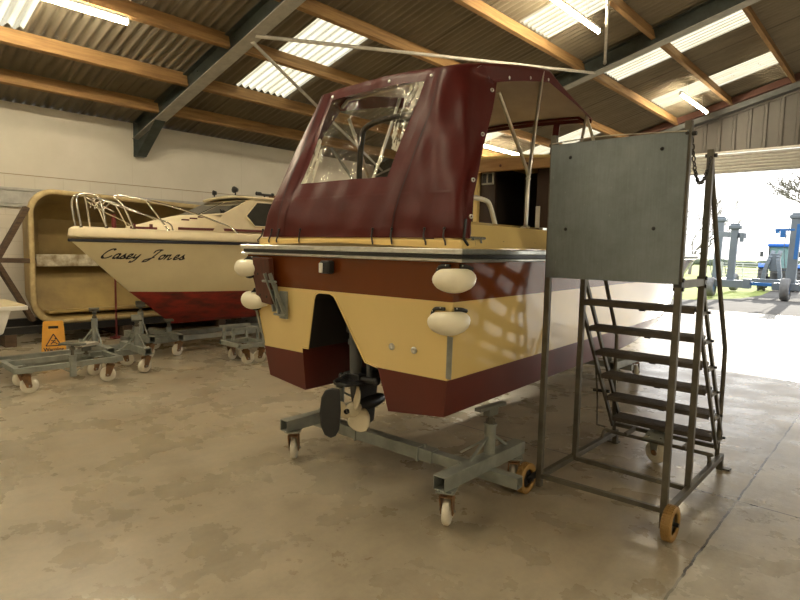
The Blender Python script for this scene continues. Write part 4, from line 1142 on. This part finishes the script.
# the brush-script name: a flat decal that follows the hull side
GLY = {
 'C': (1.05, [[(.95,.86),(.80,1.0),(.52,.88),(.28,.55),(.22,.22),(.40,.02),(.72,.08),(.98,.30)]]),
 'a': (.62, [[(.55,.42),(.38,.52),(.18,.36),(.12,.12),(.25,.0),(.42,.14),(.55,.42)],[(.56,.46),(.48,.12),(.58,.0),(.72,.12)]]),
 's': (.52, [[(.05,.08),(.25,.36),(.36,.52)],[(.36,.52),(.34,.32),(.44,.14),(.32,.0),(.12,.04)],[(.32,.0),(.6,.12)]]),
 'e': (.58, [[(.10,.16),(.34,.26),(.46,.42),(.34,.52),(.16,.34),(.12,.10),(.28,.0),(.62,.18)]]),
 'y': (.70, [[(.14,.48),(.10,.20),(.22,.08),(.42,.24),(.56,.48)],[(.56,.48),(.42,.04),(.20,-.30),(.02,-.36),(.02,-.22)]]),
 'J': (1.0, [[(.36,.66),(.40,.86),(.70,1.0),(1.02,.96)],[(.90,.98),(.62,.50),(.36,.05),(.06,-.24),(-.20,-.28),(-.12,-.10),(.30,.08),(.62,.22)]]),
 'o': (.60, [[(.42,.50),(.20,.40),(.10,.14),(.24,.0),(.44,.14),(.50,.38),(.40,.50)],[(.46,.40),(.66,.38)]]),
 'n': (.80, [[(.10,.50),(.06,.22),(.02,.0)],[(.05,.10),(.22,.40),(.38,.50),(.42,.36),(.36,.08),(.46,-.02),(.70,.14)]]),
 ' ': (.62, []),
}
mb = MB(); cx = 0; nib = Vector((.092,.062,0))
for chh in 'Casey Jones':
    adv, strokes = GLY[chh]
    for st in strokes:
        P_ = catmull([(cx+x+y*.30, y, 0) for x, y in st], 7)
        for nb_ in (nib, Vector((-.034,.050,0))):
            vs = []
            for p in P_:
                for q in (p-nb_, p+nb_):
                    # lettering space -> hull side
                    yy = .325 + q.x*.119; zz = 1.385 - .006*q.x/7 + q.y*.128
                    vs.append((khb(yy, zz)+.0035, yy, zz))
            mb.add(vs, [(2*k,2*k+1,2*k+3,2*k+2) for k in range(len(P_)-1)])
    cx += adv
nm = mb.build('bow_name', M['ink'], K_, fixn=False, weld=False); nm['label'] = 'dark brush-script name lettered along the bow'

# ================================================================== THE BIG MOULD ON ITS SIDE
Q = empty('hull_mould', (-10.0, 2.63, 0)); tag(Q, 'large yellowed fibreglass boat mould standing on its side against the wall', 'mould')
ML = 5.6
def mould_ring(inset, x, drop=0):
    """rounded rectangle in the y-z plane (local), returned as points"""
    y0, y1, z0, z1 = inset, ML-inset, .285+inset+drop*.3, 2.40-inset-drop
    r = max(.06, .36-inset*.6); pts = []
    for cy, cz, a0 in ((y1-r, z1-r, 0), (y0+r, z1-r, 90), (y0+r, z0+r, 180), (y1-r, z0+r, 270)):
        for k in range(9):
            a = R(a0+k*90/8); y = cy + r*math.cos(a); z = cz + r*math.sin(a)
            pts.append(Vector((x, y, z - .03*max(0,y-.3)*(1 if z > 1.2 else 0))))
    return pts
def loft(mb, rings, m=0):
    n = len(rings[0]); vs = [p for r_ in rings for p in r_]
    mb.add(vs, [(k*n+j, k*n+(j+1)%n, (k+1)*n+(j+1)%n, (k+1)*n+j) for k in range(len(rings)-1) for j in range(n)], m, True)
mb = MB(); inn = [mould_ring(.075,.0), mould_ring(.10,-.10), mould_ring(.17,-.45), mould_ring(.23,-.85), mould_ring(.42,-1.05)]
loft(mb, inn); mb.add(inn[-1], [tuple(range(36))], 0)
mb.grid(lambda u, v: Vector((-.30-.42*v, .16+u*(ML-.32), .49+v*.74)), [0,.5,1], [0,.5,1], 0)
mb.build('mould_shell', M['mould'], Q, fixn=False)
mb = MB(); loft(mb, [mould_ring(.075,.0), mould_ring(.065,.02), mould_ring(.02,.02), mould_ring(.0,.005), mould_ring(.0,-.05), mould_ring(.04,-.06)])
mb.build('rim_flange', M['mouldrim'], Q)
mb = MB(); loft(mb, [mould_ring(.05,-.06), mould_ring(.09,-.5), mould_ring(.18,-1.0), mould_ring(.40,-1.12)]); mb.add(mould_ring(.40,-1.12), [tuple(range(36))])
mb.build('outer_skin', M['mould'], Q)
mb = MB(); mb.box((-.72, ML/2, 1.30), (.56, ML-.42, .045)); mb.box((-.46, ML/2, 1.28), (.05, ML-.42, .20)); mb.build('moulded_ledge', M['mouldwhite'], Q, bevel=.015)
mb = MB(); mb.box((-.18, ML/2, .47), (.25, ML-.5, .05)); mb.build('lower_step', M['mould'], Q, bevel=.02)
mb = MB(); mb.beam((.0,-.52,.23),(.0,ML+.3,.23), .12, .11); mb.beam((-.95,-.52,.2),(-.95,ML+.3,.2), .12, .2); mb.build('cradle_beam', M['black'], Q)
for yy in (-.3, 1.4, 3.2, 5.2): MB().beam((.08,yy,.09),(-1.15,yy,.09), .15, .18).build('cradle_bearer', M['oldwood'], Q)
for a, c, w in (((-.06,.0,2.10),(-.06,-.42,1.28),.17), ((-.06,-.46,1.30),(-.06,.0,1.29),.18), ((-.06,.03,.36),(-.06,-.42,1.28),.18), ((-.06,-.40,1.30),(-.06,-.72,.30),.16), ((-.06,-.40,1.28),(-.06,-.8,2.0),.16)):
    MB().beam(a, c, .07, w, 0, (1,0,0)).build('support_strut', M['oldwood'], Q, bevel=.01)
mb = MB().tube([(-9.80,3.80,.02),(-9.80,3.80,2.02)], .016, n=10); mb.box((-9.80,3.80,.01),(.16,.16,.02)); mb.tube([(-9.80,3.80,1.82),(-9.80,3.80,2.06)], .036, n=12); tag(mb.build('prop_pole', M['redpole']), 'thin red pole standing in front of the yellowed mould', 'pole')

# ================================================================== LEFT GROUP: TROLLEYS, SIGN, WHITE HULL
def rect_trolley(name, x0, x1, y0, y1, label):
    t = empty(name, (x0, y0, 0)); tag(t, label, 'boat trolley', 'wheeled boat trolleys')
    W, L = x1-x0, y1-y0
    for x in (0, W): MB().hollow((x,-.03,.258),(x,L+.03,.258), .05, .056, .005).build('rail', M['galv'], t, bevel=.003)
    for y in (0, L): MB().hollow((.02,y,.258),(W-.02,y,.258), .05, .056, .005).build('cross_rail', M['galv'], t, bevel=.003)
    for k, (x, y) in enumerate(((.03,.14),(W-.04,.12),(.03,L-.12),(W-.04,L-.12))): caster(t, x, y, R((200,165,15,-20)[k]))
    return t
t = rect_trolley('boat_trolley', -7.22, -6.74, 1.62, 2.64, 'low rectangular wheeled trolley nearest the yellow sign, with a screw jack')
mb = MB().tube([(.50,.52,.13),(.50,.52,.35)], .035, n=14); mb.tube([(.5,.52,.34),(.5,.52,.365)], .042, n=14); mb.build('jack_tube', M['galv'], t)
mb = MB().tube([(.50,.52,.36),(.50,.52,.47)], .017, n=10); mb.tube([(.5,.52,.42),(.5,.52,.45)], .03, n=6, smooth=False); mb.build('jack_screw', M['gantry'], t)
MB().box((.50,.52,.485), (.26,.10,.02), 0, Matrix.Rotation(R(35),3,'Z')).build('pad', M['paintsteel'], t)
for q in (-1,1): MB().tube([(.5,.52+q*.12,.24),(.5,.52,.16)], .008, n=6).build('brace', M['galv'], t)
MB().box((.08,.80,.40), (.16,.22,.03), 0, Matrix.Rotation(R(20),3,'Z')).build('card_pad', M['jute'], t)
post_and_pad(t, .08, .80, .28, .375, pad=(.1,.2), braces=False)

def t_trolley(x, y, beams, rails, label):
    """long rail along y with T beams across it carrying posts"""
    t = empty('boat_trolley', (x, y, 0)); tag(t, label, 'boat trolley', 'wheeled boat trolleys')
    for (rx, a, c) in rails: MB().hollow((rx,a,.215),(rx,c,.215), .07, .07, .005).build('long_rail', M['galv'], t, bevel=.003)
    for (yy, x0, x1, px, zt, tilt) in beams:
        MB().hollow((x0,yy,.275),(x1,yy,.275), .085, .085, .006).build('side_beam', M['galv'], t, bevel=.003)
        post_and_pad(t, px, yy, .315, zt, tilt=tilt, along='x', pad=(.12,.24), yaw=R(70))
        for xx, a in ((x1-.12, R(12)), (x0+.12, R(165))): caster(t, xx, yy, a)
    return t
t_trolley(-7.5, 2.7, [(.0,-.60,.36,-.15,.74,R(-14)), (.32,-.10,.66,.34,.66,R(10))], [(.20,-1.04,.5), (-.25,-1.04,.45)], 'grey trolley with two raised jack pads between the yellow sign and the cruiser bow')
t_trolley(-8.0, 3.4, [(.04,-.50,.34,-.02,.74,R(12)), (.42,-.55,.40,.03,.49,0)], [(.12,-.1,2.2), (-.35,-.1,2.2)], 'grey trolley with jack posts under the bow of the ivory cruiser')
t = rect_trolley('boat_trolley', -6.98, -6.50, 4.10, 4.52, 'small square trolley with raised bars under the red bottom of the cruiser')
mb = MB()
for y in (.10,.46): mb.beam((-.12,y,.25),(-.12,y,.455), .035, .035)
mb.beam((-.14,.05,.455),(-.10,.50,.455), .05, .035); mb.build('raised_bar', M['galv'], t)
mb = MB(); mb.beam((-.14,.08,.25),(.02,.08,.25),.05,.05); mb.beam((-.14,.44,.25),(.02,.44,.25),.05,.05); mb.build('side_arm', M['galv'], t)
mb = MB(); mb.beam((.20,.05,.45),(.22,.42,.45),.05,.035); mb.beam((.2,.05,.25),(.2,.05,.455),.035,.035); mb.beam((.22,.42,.25),(.22,.42,.455),.035,.035); mb.build('raised_bar', M['galv'], t)

# folding caution sign
t = empty('caution_sign', (-8.05, 2.35, 0), R(72)); tag(t, 'yellow folding wet floor caution sign standing behind the trolleys', 'sign')
def panel(sgn):
    mb = MB(); hs = .60; th = R(13)
    poly = [(-.145,0),(-.105,0),(-.09,.03),(.09,.03),(.105,0),(.145,0),(.112,hs-.02),(.10,hs),(.05,hs),(.05,hs-.035),(-.05,hs-.035),(-.05,hs),(-.10,hs),(-.112,hs-.02)]
    def fn(p, t_): return (p[0], sgn*(-(hs-p[1])*math.sin(th) + 0) - sgn*t_, p[1]*math.cos(th)+.002)
    outer = [(-.145,0),(-.105,0),(-.09,.03),(.09,.03),(.105,0),(.145,0),(.112,hs-.02),(.10,hs),(-.10,hs),(-.112,hs-.02)]
    # panel split round the hand slot
    s0, s1, q = hs-.105, hs-.065, .055
    mb.prism([(-.145,0),(-.105,0),(-.09,.03),(.09,.03),(.105,0),(.145,0),(.119,s0),(-.119,s0)], fn, -.004, .004)
    mb.prism([(-.119,s0),(-q,s0),(-q,s1),(-.115,s1)], fn, -.004, .004); mb.prism([(q,s0),(.119,s0),(.115,s1),(q,s1)], fn, -.004, .004)
    mb.prism([(-.115,s1),(.115,s1),(.112,hs-.02),(.10,hs),(-.10,hs),(-.112,hs-.02)], fn, -.004, .004)
    return mb, fn
mb, fn = panel(1); front_p = mb.build('sign_panel', M['sign'], t)
mb2, _ = panel(-1); mb2.build('sign_panel', M['sign'], t)
mb = MB()
def flat(poly, off=.0055): mb.add([fn(p, off) for p in poly], [tuple(range(len(poly)))])
def seg(a, c, w):
    a, c = Vector(a), Vector(c); d = (c-a).normalized(); n_ = Vector((-d.y, d.x))*w/2
    flat([a-n_, c-n_, c+n_, a+n_])
A_, B_, C_ = (-.082,.285),(.082,.285),(0,.432)
for a, c in ((A_,B_),(B_,C_),(C_,A_)): seg(a, c, .012)
for a, c in (((-.03,.302),(-.008,.33)),((-.008,.33),(.012,.355)),((-.008,.33),(.028,.318)),((.028,.318),(.04,.302)),((.0,.348),(-.026,.352)),((.004,.346),(.026,.342))): seg(a, c, .010)
flat([(.022+.011*math.cos(k*.7854), .372+.011*math.sin(k*.7854)) for k in range(8)])
mb.build('warning_triangle', M['ink'], front_p, fixn=False)
def text_mesh(body, size, fnp, m, name, parent, off=.0055):
    cu = bpy.data.curves.new(name, 'FONT'); cu.body = body; cu.size = size; cu.align_x = 'CENTER'; cu.offset = size*.035
    o = bpy.data.objects.new(name, cu); COL.objects.link(o)
    dg = bpy.context.evaluated_depsgraph_get(); me = bpy.data.meshes.new_from_object(o.evaluated_get(dg))
    bpy.data.objects.remove(o); bpy.data.curves.remove(cu)
    for v in me.vertices: v.co = fnp((v.co.x, v.co.y), off)
    me.materials.clear(); me.materials.append(m)
    return link(name, me, parent)
text_mesh('Warning', .062, lambda p, o: fn((p[0], p[1]+.218), o), M['ink'], 'sign_text', front_p)
text_mesh('Wet floor', .062, lambda p, o: fn((p[0], p[1]+.152), o), M['ink'], 'sign_text', front_p)

# white hull end at the picture's left edge
t = empty('white_dinghy', (-8.0, 1.0, 0)); tag(t, 'white hull end with a flat lip at the left edge, above the trolleys', 'boat')
mb = MB(); pr_ = [(.80,.80),(.72,.53),(.56,.46),(-.8,.44),(-1.2,.55),(-1.25,.80)]
vs = []; W_ = [(.36,1),(.30,.6),(.22,.5),(.22,.5),(.3,.7),(.36,1)]
for s_ in (-1,1): vs += [(s_*.40*(1 if p[1] > .7 else .94 if p[1] > .5 else .85), p[0], p[1]) for p in pr_]
n = len(pr_); mb.add(vs, [(i,(i+1)%n,n+(i+1)%n,n+i) for i in range(n)]+[tuple(range(n)), tuple(range(n,2*n))]); mb.build('hull', M['whitehull'], t, bevel=.012)
MB().box((0,-.2,.82), (.86,2.32,.055)).build('gunwale_lip', M['whitehull'], t, bevel=.012)
MB().box((0,-.2,.852), (.84,2.26,.014)).build('deck_board', M['cas'], t)
t2 = t_trolley(-8.0, 1.0, [(.52,-.4,.78,.08,.43,0), (-.6,-.4,.78,.08,.42,0)], [(.5,-.9,.75)], 'grey trolley under the white hull at the left edge')

# ================================================================== OUTSIDE
mb = MB()
def gz(y): return -.05 - 1.9*min(1, max(0,(y-42)/110))
gy = [18.4,22,26,30,36,42,60,80,110,152,260,500]
mb.grid(lambda u, v: (u, v, gz(v)), [-400,-150,-60,-30,-10,0,10,40,150], gy)
S('ground', mb, M['grass'], 'green spring field beyond the yard', 'field')
mb = MB(); ap = [(-9.0,18.3),(14,18.3),(14,40),(-4.6,40),(-4.9,33),(-4.5,27),(-4.7,24.4),(-5.4,22.4),(-6.6,21.2),(-9.0,20.7)]
mb.prism(ap, lambda p, t_: (p[0], p[1], t_), -.06, -.012)
S('yard', mb, M['apron'], 'weathered concrete yard outside the open door', 'yard')
# far hedge line
mb = MB(); random.seed(3)
for k in range(150):
    x = -330 + k*2.6 + random.uniform(-1,1); y = 205 + random.uniform(-12,12); r_ = random.uniform(.8,2.2)
    mb.ball((x, y, gz(y)+r_*.5), r_, n=8, sc=(1.9,1,.75))
tag(mb.build('far_hedge', M['hedge']), 'far hazy hedge and tree line on the horizon', 'hedge', kind='stuff')

def tree(loc, h, seed, spread, label, rad, depth=5, rmin=.03, kids=(2,3,3)):
    rng = random.Random(seed); t = empty('bare_tree', loc); tag(t, label, 'tree')
    tr_, br_ = MB(), MB()
    def grow(p, d, L, r, n):
        q = [p]; rr = [r]
        for k in range(3):
            d = (d + Vector((rng.uniform(-.18,.18), rng.uniform(-.18,.18), .05))).normalized()
            q.append(q[-1] + d*L/3); rr.append(max(rmin, r*(1-.10*(k+1))))
        (tr_ if n >= depth-0 else br_).tube(q, rr, n=5 if n < 3 else 7, caps=False)
        if n == 0: return
        for k in range(rng.choice(kids) if n < depth else 5):
            a = rng.uniform(0, 2*math.pi); e = Vector((math.cos(a), math.sin(a), 0))*spread*rng.uniform(.5,1.1)
            grow(q[rng.choice((-1,-1,-2))], (d + e).normalized(), L*rng.uniform(.62,.82), rr[-1]*rng.uniform(.66,.8), n-1)
    grow(Vector((0,0,-.1)), Vector((0,0,1)), h*.30, rad, depth)
    tr_.build('trunk', M['bark'], t); br_.build('branches', M['bark'], t)
    return t
tree((-16.1,60,gz(60)), 8.6, 5, .75, 'small bare tree standing on the field left of the boat hoist', .16, 6, .016, (2,2,3))
tree((-4.5,44,gz(44)), 9.5, 11, 1.15, 'large bare tree reaching in from the right behind the tractor', .18, 6, .024)

# field gate and fence
t = empty('field_gate', (-8.4,38,0)); tag(t, 'galvanised five bar field gate between hoist and tractor', 'gate')
mb = MB()
for z in (.18,.38,.58,.78,.98,1.12): mb.tube([(0,0,z),(3.2,0,z)], .03, n=6)
for x in (0,1.05,2.1,3.2): mb.tube([(x,0,.15),(x,0,1.12)], .03, n=6)
mb.build('gate_bars', M['gatesteel'], t)
for x in (-.1,3.3): MB().box((x,0,.55),(.13,.13,1.3)).build('gate_post', M['gatesteel'], t)

# boat hoist
H_ = empty('boat_hoist', (-4.5,24.4,0)); tag(H_, 'pale blue grey wheeled boat hoist standing outside the door', 'boat hoist')
def hp(x, y, z): return (x+4.5, y-24.4, z)
def col(x, y, z0, z1, lean=.0, stripe=False, w=.24):
    c_ = MB().beam(hp(x,y,z0), hp(x+lean,y,z1), w, w*.9, 0, (0,1,0)).build('column', M['hoist'], H_, bevel=.02)
    mb = MB().box(hp(x+lean,y,z1+.06),(.42,.34,.14)); mb.box(hp(x+lean,y,z1+.16),(.30,.26,.08)); mb.build('column_head', M['hoist'], H_, bevel=.03)
    if stripe: MB().beam(hp(x+.1,y-.125,z0+1.0), hp(x+lean+.1,y-.125,z1-.2), .12, .03, 0, (0,1,0)).build('blue_ram', M['hoistblue'], H_)
    mb = MB().tube(catmull([hp(x-.16,y,z1-.3),hp(x-.28,y,z1-.9),hp(x-.22,y,z0+.8),hp(x-.13,y,z0+.3)],4), .014, n=5); mb.build('hose', M['hoist'], H_)
col(-5.15,24.6,.45,2.60,.05); col(-5.95,25.8,.45,2.95,.08); col(-3.22,24.6,.5,2.95,.04,True,.30); col(-2.3,27.6,.5,3.0,.0,True,.3)
mb = MB().beam(hp(-5.86,25.0,2.42),hp(-4.75,24.6,2.34), .16,.20); mb.beam(hp(-4.85,24.55,2.45),hp(-4.85,24.55,2.1),.13,.1); mb.build('head_arm', M['hoist'], H_, bevel=.01)
mb = MB(); mb.box(hp(-3.55,24.5,2.42),(.16,.18,.30)); mb.box(hp(-3.72,24.5,2.5),(.12,.14,.16)); mb.beam(hp(-3.8,24.5,2.55),hp(-3.2,24.5,2.55),.08,.08); mb.build('winch_block', M['hoistblue'], H_, bevel=.01)
mb = MB(); mb.beam(hp(-5.7,24.5,.52),hp(-4.6,24.5,.52), .35,.28); mb.box(hp(-4.55,24.45,.55),(.25,.4,.36)); mb.beam(hp(-3.75,24.5,.50),hp(-2.7,24.5,.50),.35,.26)
mb.beam(hp(-5.9,24.6,.52),hp(-6.0,29.5,.52),.24,.22); mb.beam(hp(-3.0,24.6,.52),hp(-2.4,29.5,.52),.24,.22); mb.build('chassis', M['hoist'], H_, bevel=.02)
MB().beam(hp(-4.6,24.42,.56),hp(-3.3,24.42,.54),.14,.12).build('blue_axle_beam', M['hoistblue'], H_, bevel=.01)
MB().beam(hp(-4.6,25.6,.62),hp(-3.0,25.6,.60),.3,.2).build('drive_bed', M['hoist'], H_, bevel=.02)
for sx in (-1,1):                                   # curved mast over the drive bed
    mb = MB(); ctr = catmull([(sx*.30-4.12,26.6,.55),(sx*.25-4.12,26.6,1.0),(sx*.14-4.10,26.7,1.5),(sx*.12-4.05,26.9,1.75)],4)
    for a, c in zip(ctr, ctr[1:]): mb.beam(hp(*a), hp(*c), .13,.22,0,(0,1,0))
    mb.build('mast_side', M['hoist'], H_)
MB().box(hp(-4.08,26.72,1.35),(.3,.16,.7)).build('mast_plate', M['hoist'], H_, bevel=.02)
for x, y, r_, w_ in ((-5.77,24.4,.37,.30),(-3.33,24.4,.415,.28),(-6.0,29.4,.4,.28),(-2.4,29.4,.4,.28)):
    mb = MB().lathe([(r_*.5,-w_/2+.03),(r_*.58,-w_/2),(r_*.9,-w_/2),(r_,-w_/2+.05),(r_,w_/2-.05),(r_*.9,w_/2),(r_*.58,w_/2),(r_*.5,w_/2-.03)], (0,0,0),(1,0,0),0,28)
    a = mb.build('wheel', M['greytyre'], H_, loc=hp(x,y,r_-.012)); mb = MB().lathe([(.0001,-w_/2+.05),(r_*.3,-w_/2+.04),(r_*.52,-w_/2+.03),(r_*.52,w_/2-.03),(r_*.3,w_/2-.02),(.0001,w_/2-.01)],(0,0,0),(1,0,0),0,20); mb.build('wheel_rim', M['hoistblue'], a)

# tractor
Tr = empty('tractor', (-4.55,31.2,0), R(8)); tag(Tr, 'blue farm tractor parked behind the boat hoist', 'tractor')
for s_ in (-1,1):
    mb = MB(); r_ = .56; w_ = .34
    mb.lathe([(r_*.5,-w_/2+.04),(r_*.6,-w_/2),(r_*.88,-w_/2),(r_,-w_/2+.06),(r_,w_/2-.06),(r_*.88,w_/2),(r_*.6,w_/2),(r_*.5,w_/2-.04)],(0,0,0),(1,0,0),0,30)
    for k in range(20):
        for q in (-1,1):
            a = 2*math.pi*(k+.25*q)/20; mb.box((q*w_*.24,r_*math.cos(a),r_*math.sin(a)),(w_*.5,.05,.05),0,Matrix.Rotation(a,3,'X')@Matrix.Rotation(q*R(30),3,'Z'))
    a = mb.build('rear_wheel', M['tyre'], Tr, loc=(s_*.66,0,.565)); MB().lathe([(.0001,-.06),(r_*.5,-.08),(r_*.52,.08),(.0001,.06)],(0,0,0),(1,0,0),0,20).build('wheel_rim', M['tractorblue'], a)
    mb = MB(); r2 = .38; mb.lathe([(r2*.5,-.1),(r2*.6,-.13),(r2*.9,-.13),(r2,-.09),(r2,.09),(r2*.9,.13),(r2*.6,.13),(r2*.5,.1)],(0,0,0),(1,0,0),0,24); a = mb.build('front_wheel', M['tyre'], Tr, loc=(s_*.58,1.75,.385)); MB().lathe([(.0001,-.05),(r2*.5,-.07),(r2*.5,.07),(.0001,.05)],(0,0,0),(1,0,0),0,16).build('wheel_rim', M['tractorblue'], a)
    mb = MB(); arc = [(-.72*math.cos(R(k*6+48)), .66*math.sin(R(k*6+48))) for k in range(20)]
    mb.prism([(y,.60+z*1.0) for y, z in arc]+[(y*.92,.60+z*.92) for y, z in reversed(arc)], lambda p, t_, s_=s_: (s_*.64+t_,p[0],p[1]), -.19,.19); mb.build('fender', M['tractorblue'], Tr)
mb = MB(); mb.prism([(.55,.75),(2.0,.72),(2.08,1.0),(1.95,1.22),(.55,1.35)], lambda p, t_: (t_,p[0],p[1]), -.33,.33); mb.build('bonnet', M['tractorblue'], Tr, bevel=.05)
mb = MB(); mb.box((0,.2,.62),(.5,1.5,.4)); mb.box((0,1.75,.42),(1.0,.14,.14)); mb.tube([(-.66,0,.565),(.66,0,.565)],.08); mb.box((0,-.4,.75),(.7,.3,.4)); mb.build('chassis', M['tyre'], Tr)
mb = MB(); mb.prism([(-.45,1.0),(.62,1.0),(.66,1.5),(.55,2.02),(-.42,2.02)], lambda p, t_: (t_,p[0],p[1]), -.44,.44); cabn = mb.build('cab_glass', M['cabglass'], Tr, bevel=.03)
mb = MB()
for s_ in (-1,1):
    for y0_, y1_ in ((-.45,-.42),(.62,.56),(.1,.1)): mb.beam((s_*.445,y0_,1.0),(s_*.445,y1_,2.03),.05,.06)
mb.beam((-.44,-.45,1.02),(.44,-.45,1.02),.05,.08); mb.build('cab_pillar', M['tyre'], Tr)
MB().box((0,.06,2.09),(1.04,1.22,.15)).build('cab_roof', M['tractorblue'], Tr, bevel=.05)
for s_ in (-1,1):
    mb = MB().tube([(s_*.5,.6,1.8),(s_*.72,.66,1.78)],.015,n=6); mb.box((s_*.76,.66,1.68),(.14,.05,.26)); mb.build('mirror', M['tyre'], Tr, bevel=.01)

# small wind turbine on the horizon
t = empty('wind_turbine', (-65,420,-2)); tag(t, 'tiny white wind turbine on the horizon above the tractor', 'wind turbine')
MB().tube([(0,0,0),(0,0,14)], [.35,.2], n=8).build('tower', M['whitehull'], t)
MB().tube([(0,-.8,14),(0,.8,14)], .35, n=8).build('nacelle', M['whitehull'], t)
for k in range(3):
    a = R(25+120*k); MB().tube([(0,-.9,14),(6*math.sin(a),-.9,14+6*math.cos(a))], [.25,.08], n=6).build('blade', M['whitehull'], t)

# ================================================================== LIGHT, SKY, CAMERA
w = bpy.data.worlds.new('World'); scene.world = w; w.use_nodes = True
nt = w.node_tree; bg = nt.nodes['Background']
tc = nt.nodes.new('ShaderNodeTexCoord'); sp = nt.nodes.new('ShaderNodeSeparateXYZ'); nt.links.new(tc.outputs['Generated'], sp.inputs[0])
nt.links.new(ramp(nt, sp.outputs[2], [(0,(1,.975,.93)), (.15,(1,.985,.95)), (.6,(.93,.96,1))]), bg.inputs['Color'])
bg.inputs['Strength'].default_value = 1.35
sun = bpy.data.lights.new('sun', 'SUN'); sun.energy = 3.6; sun.color = (1,.93,.80); sun.angle = R(.6)
so = bpy.data.objects.new('sun', sun); COL.objects.link(so)
sd = Vector((-.06,.92,.38)).normalized()
so.rotation_euler = sd.to_track_quat('Z', 'Y').to_euler(); so.location = (10,40,30)

cam = bpy.data.cameras.new('camera'); co = bpy.data.objects.new('camera', cam); COL.objects.link(co)
cam.sensor_width = 36; cam.sensor_fit = 'HORIZONTAL'; cam.lens = 566/800*36; cam.clip_start = .05; cam.clip_end = 2000
yaw, pit, rol = R(42.03), R(5.235), R(1.21)
F_ = Vector((-math.sin(yaw)*math.cos(pit), math.cos(yaw)*math.cos(pit), -math.sin(pit)))
r0 = Vector((math.cos(yaw), math.sin(yaw), 0)); u0 = r0.cross(F_)
rr = r0*math.cos(rol) + u0*math.sin(rol); uu = u0*math.cos(rol) - r0*math.sin(rol)
mm = Matrix((rr, uu, -F_)).transposed().to_4x4(); mm.translation = Vector((0,0,1.6))
co.matrix_world = mm
scene.camera = co
vs_ = scene.view_settings; vs_.view_transform = 'Standard'; vs_.look = 'None'; vs_.exposure = 1.2; vs_.gamma = 1.0; vs_.use_curve_mapping = False
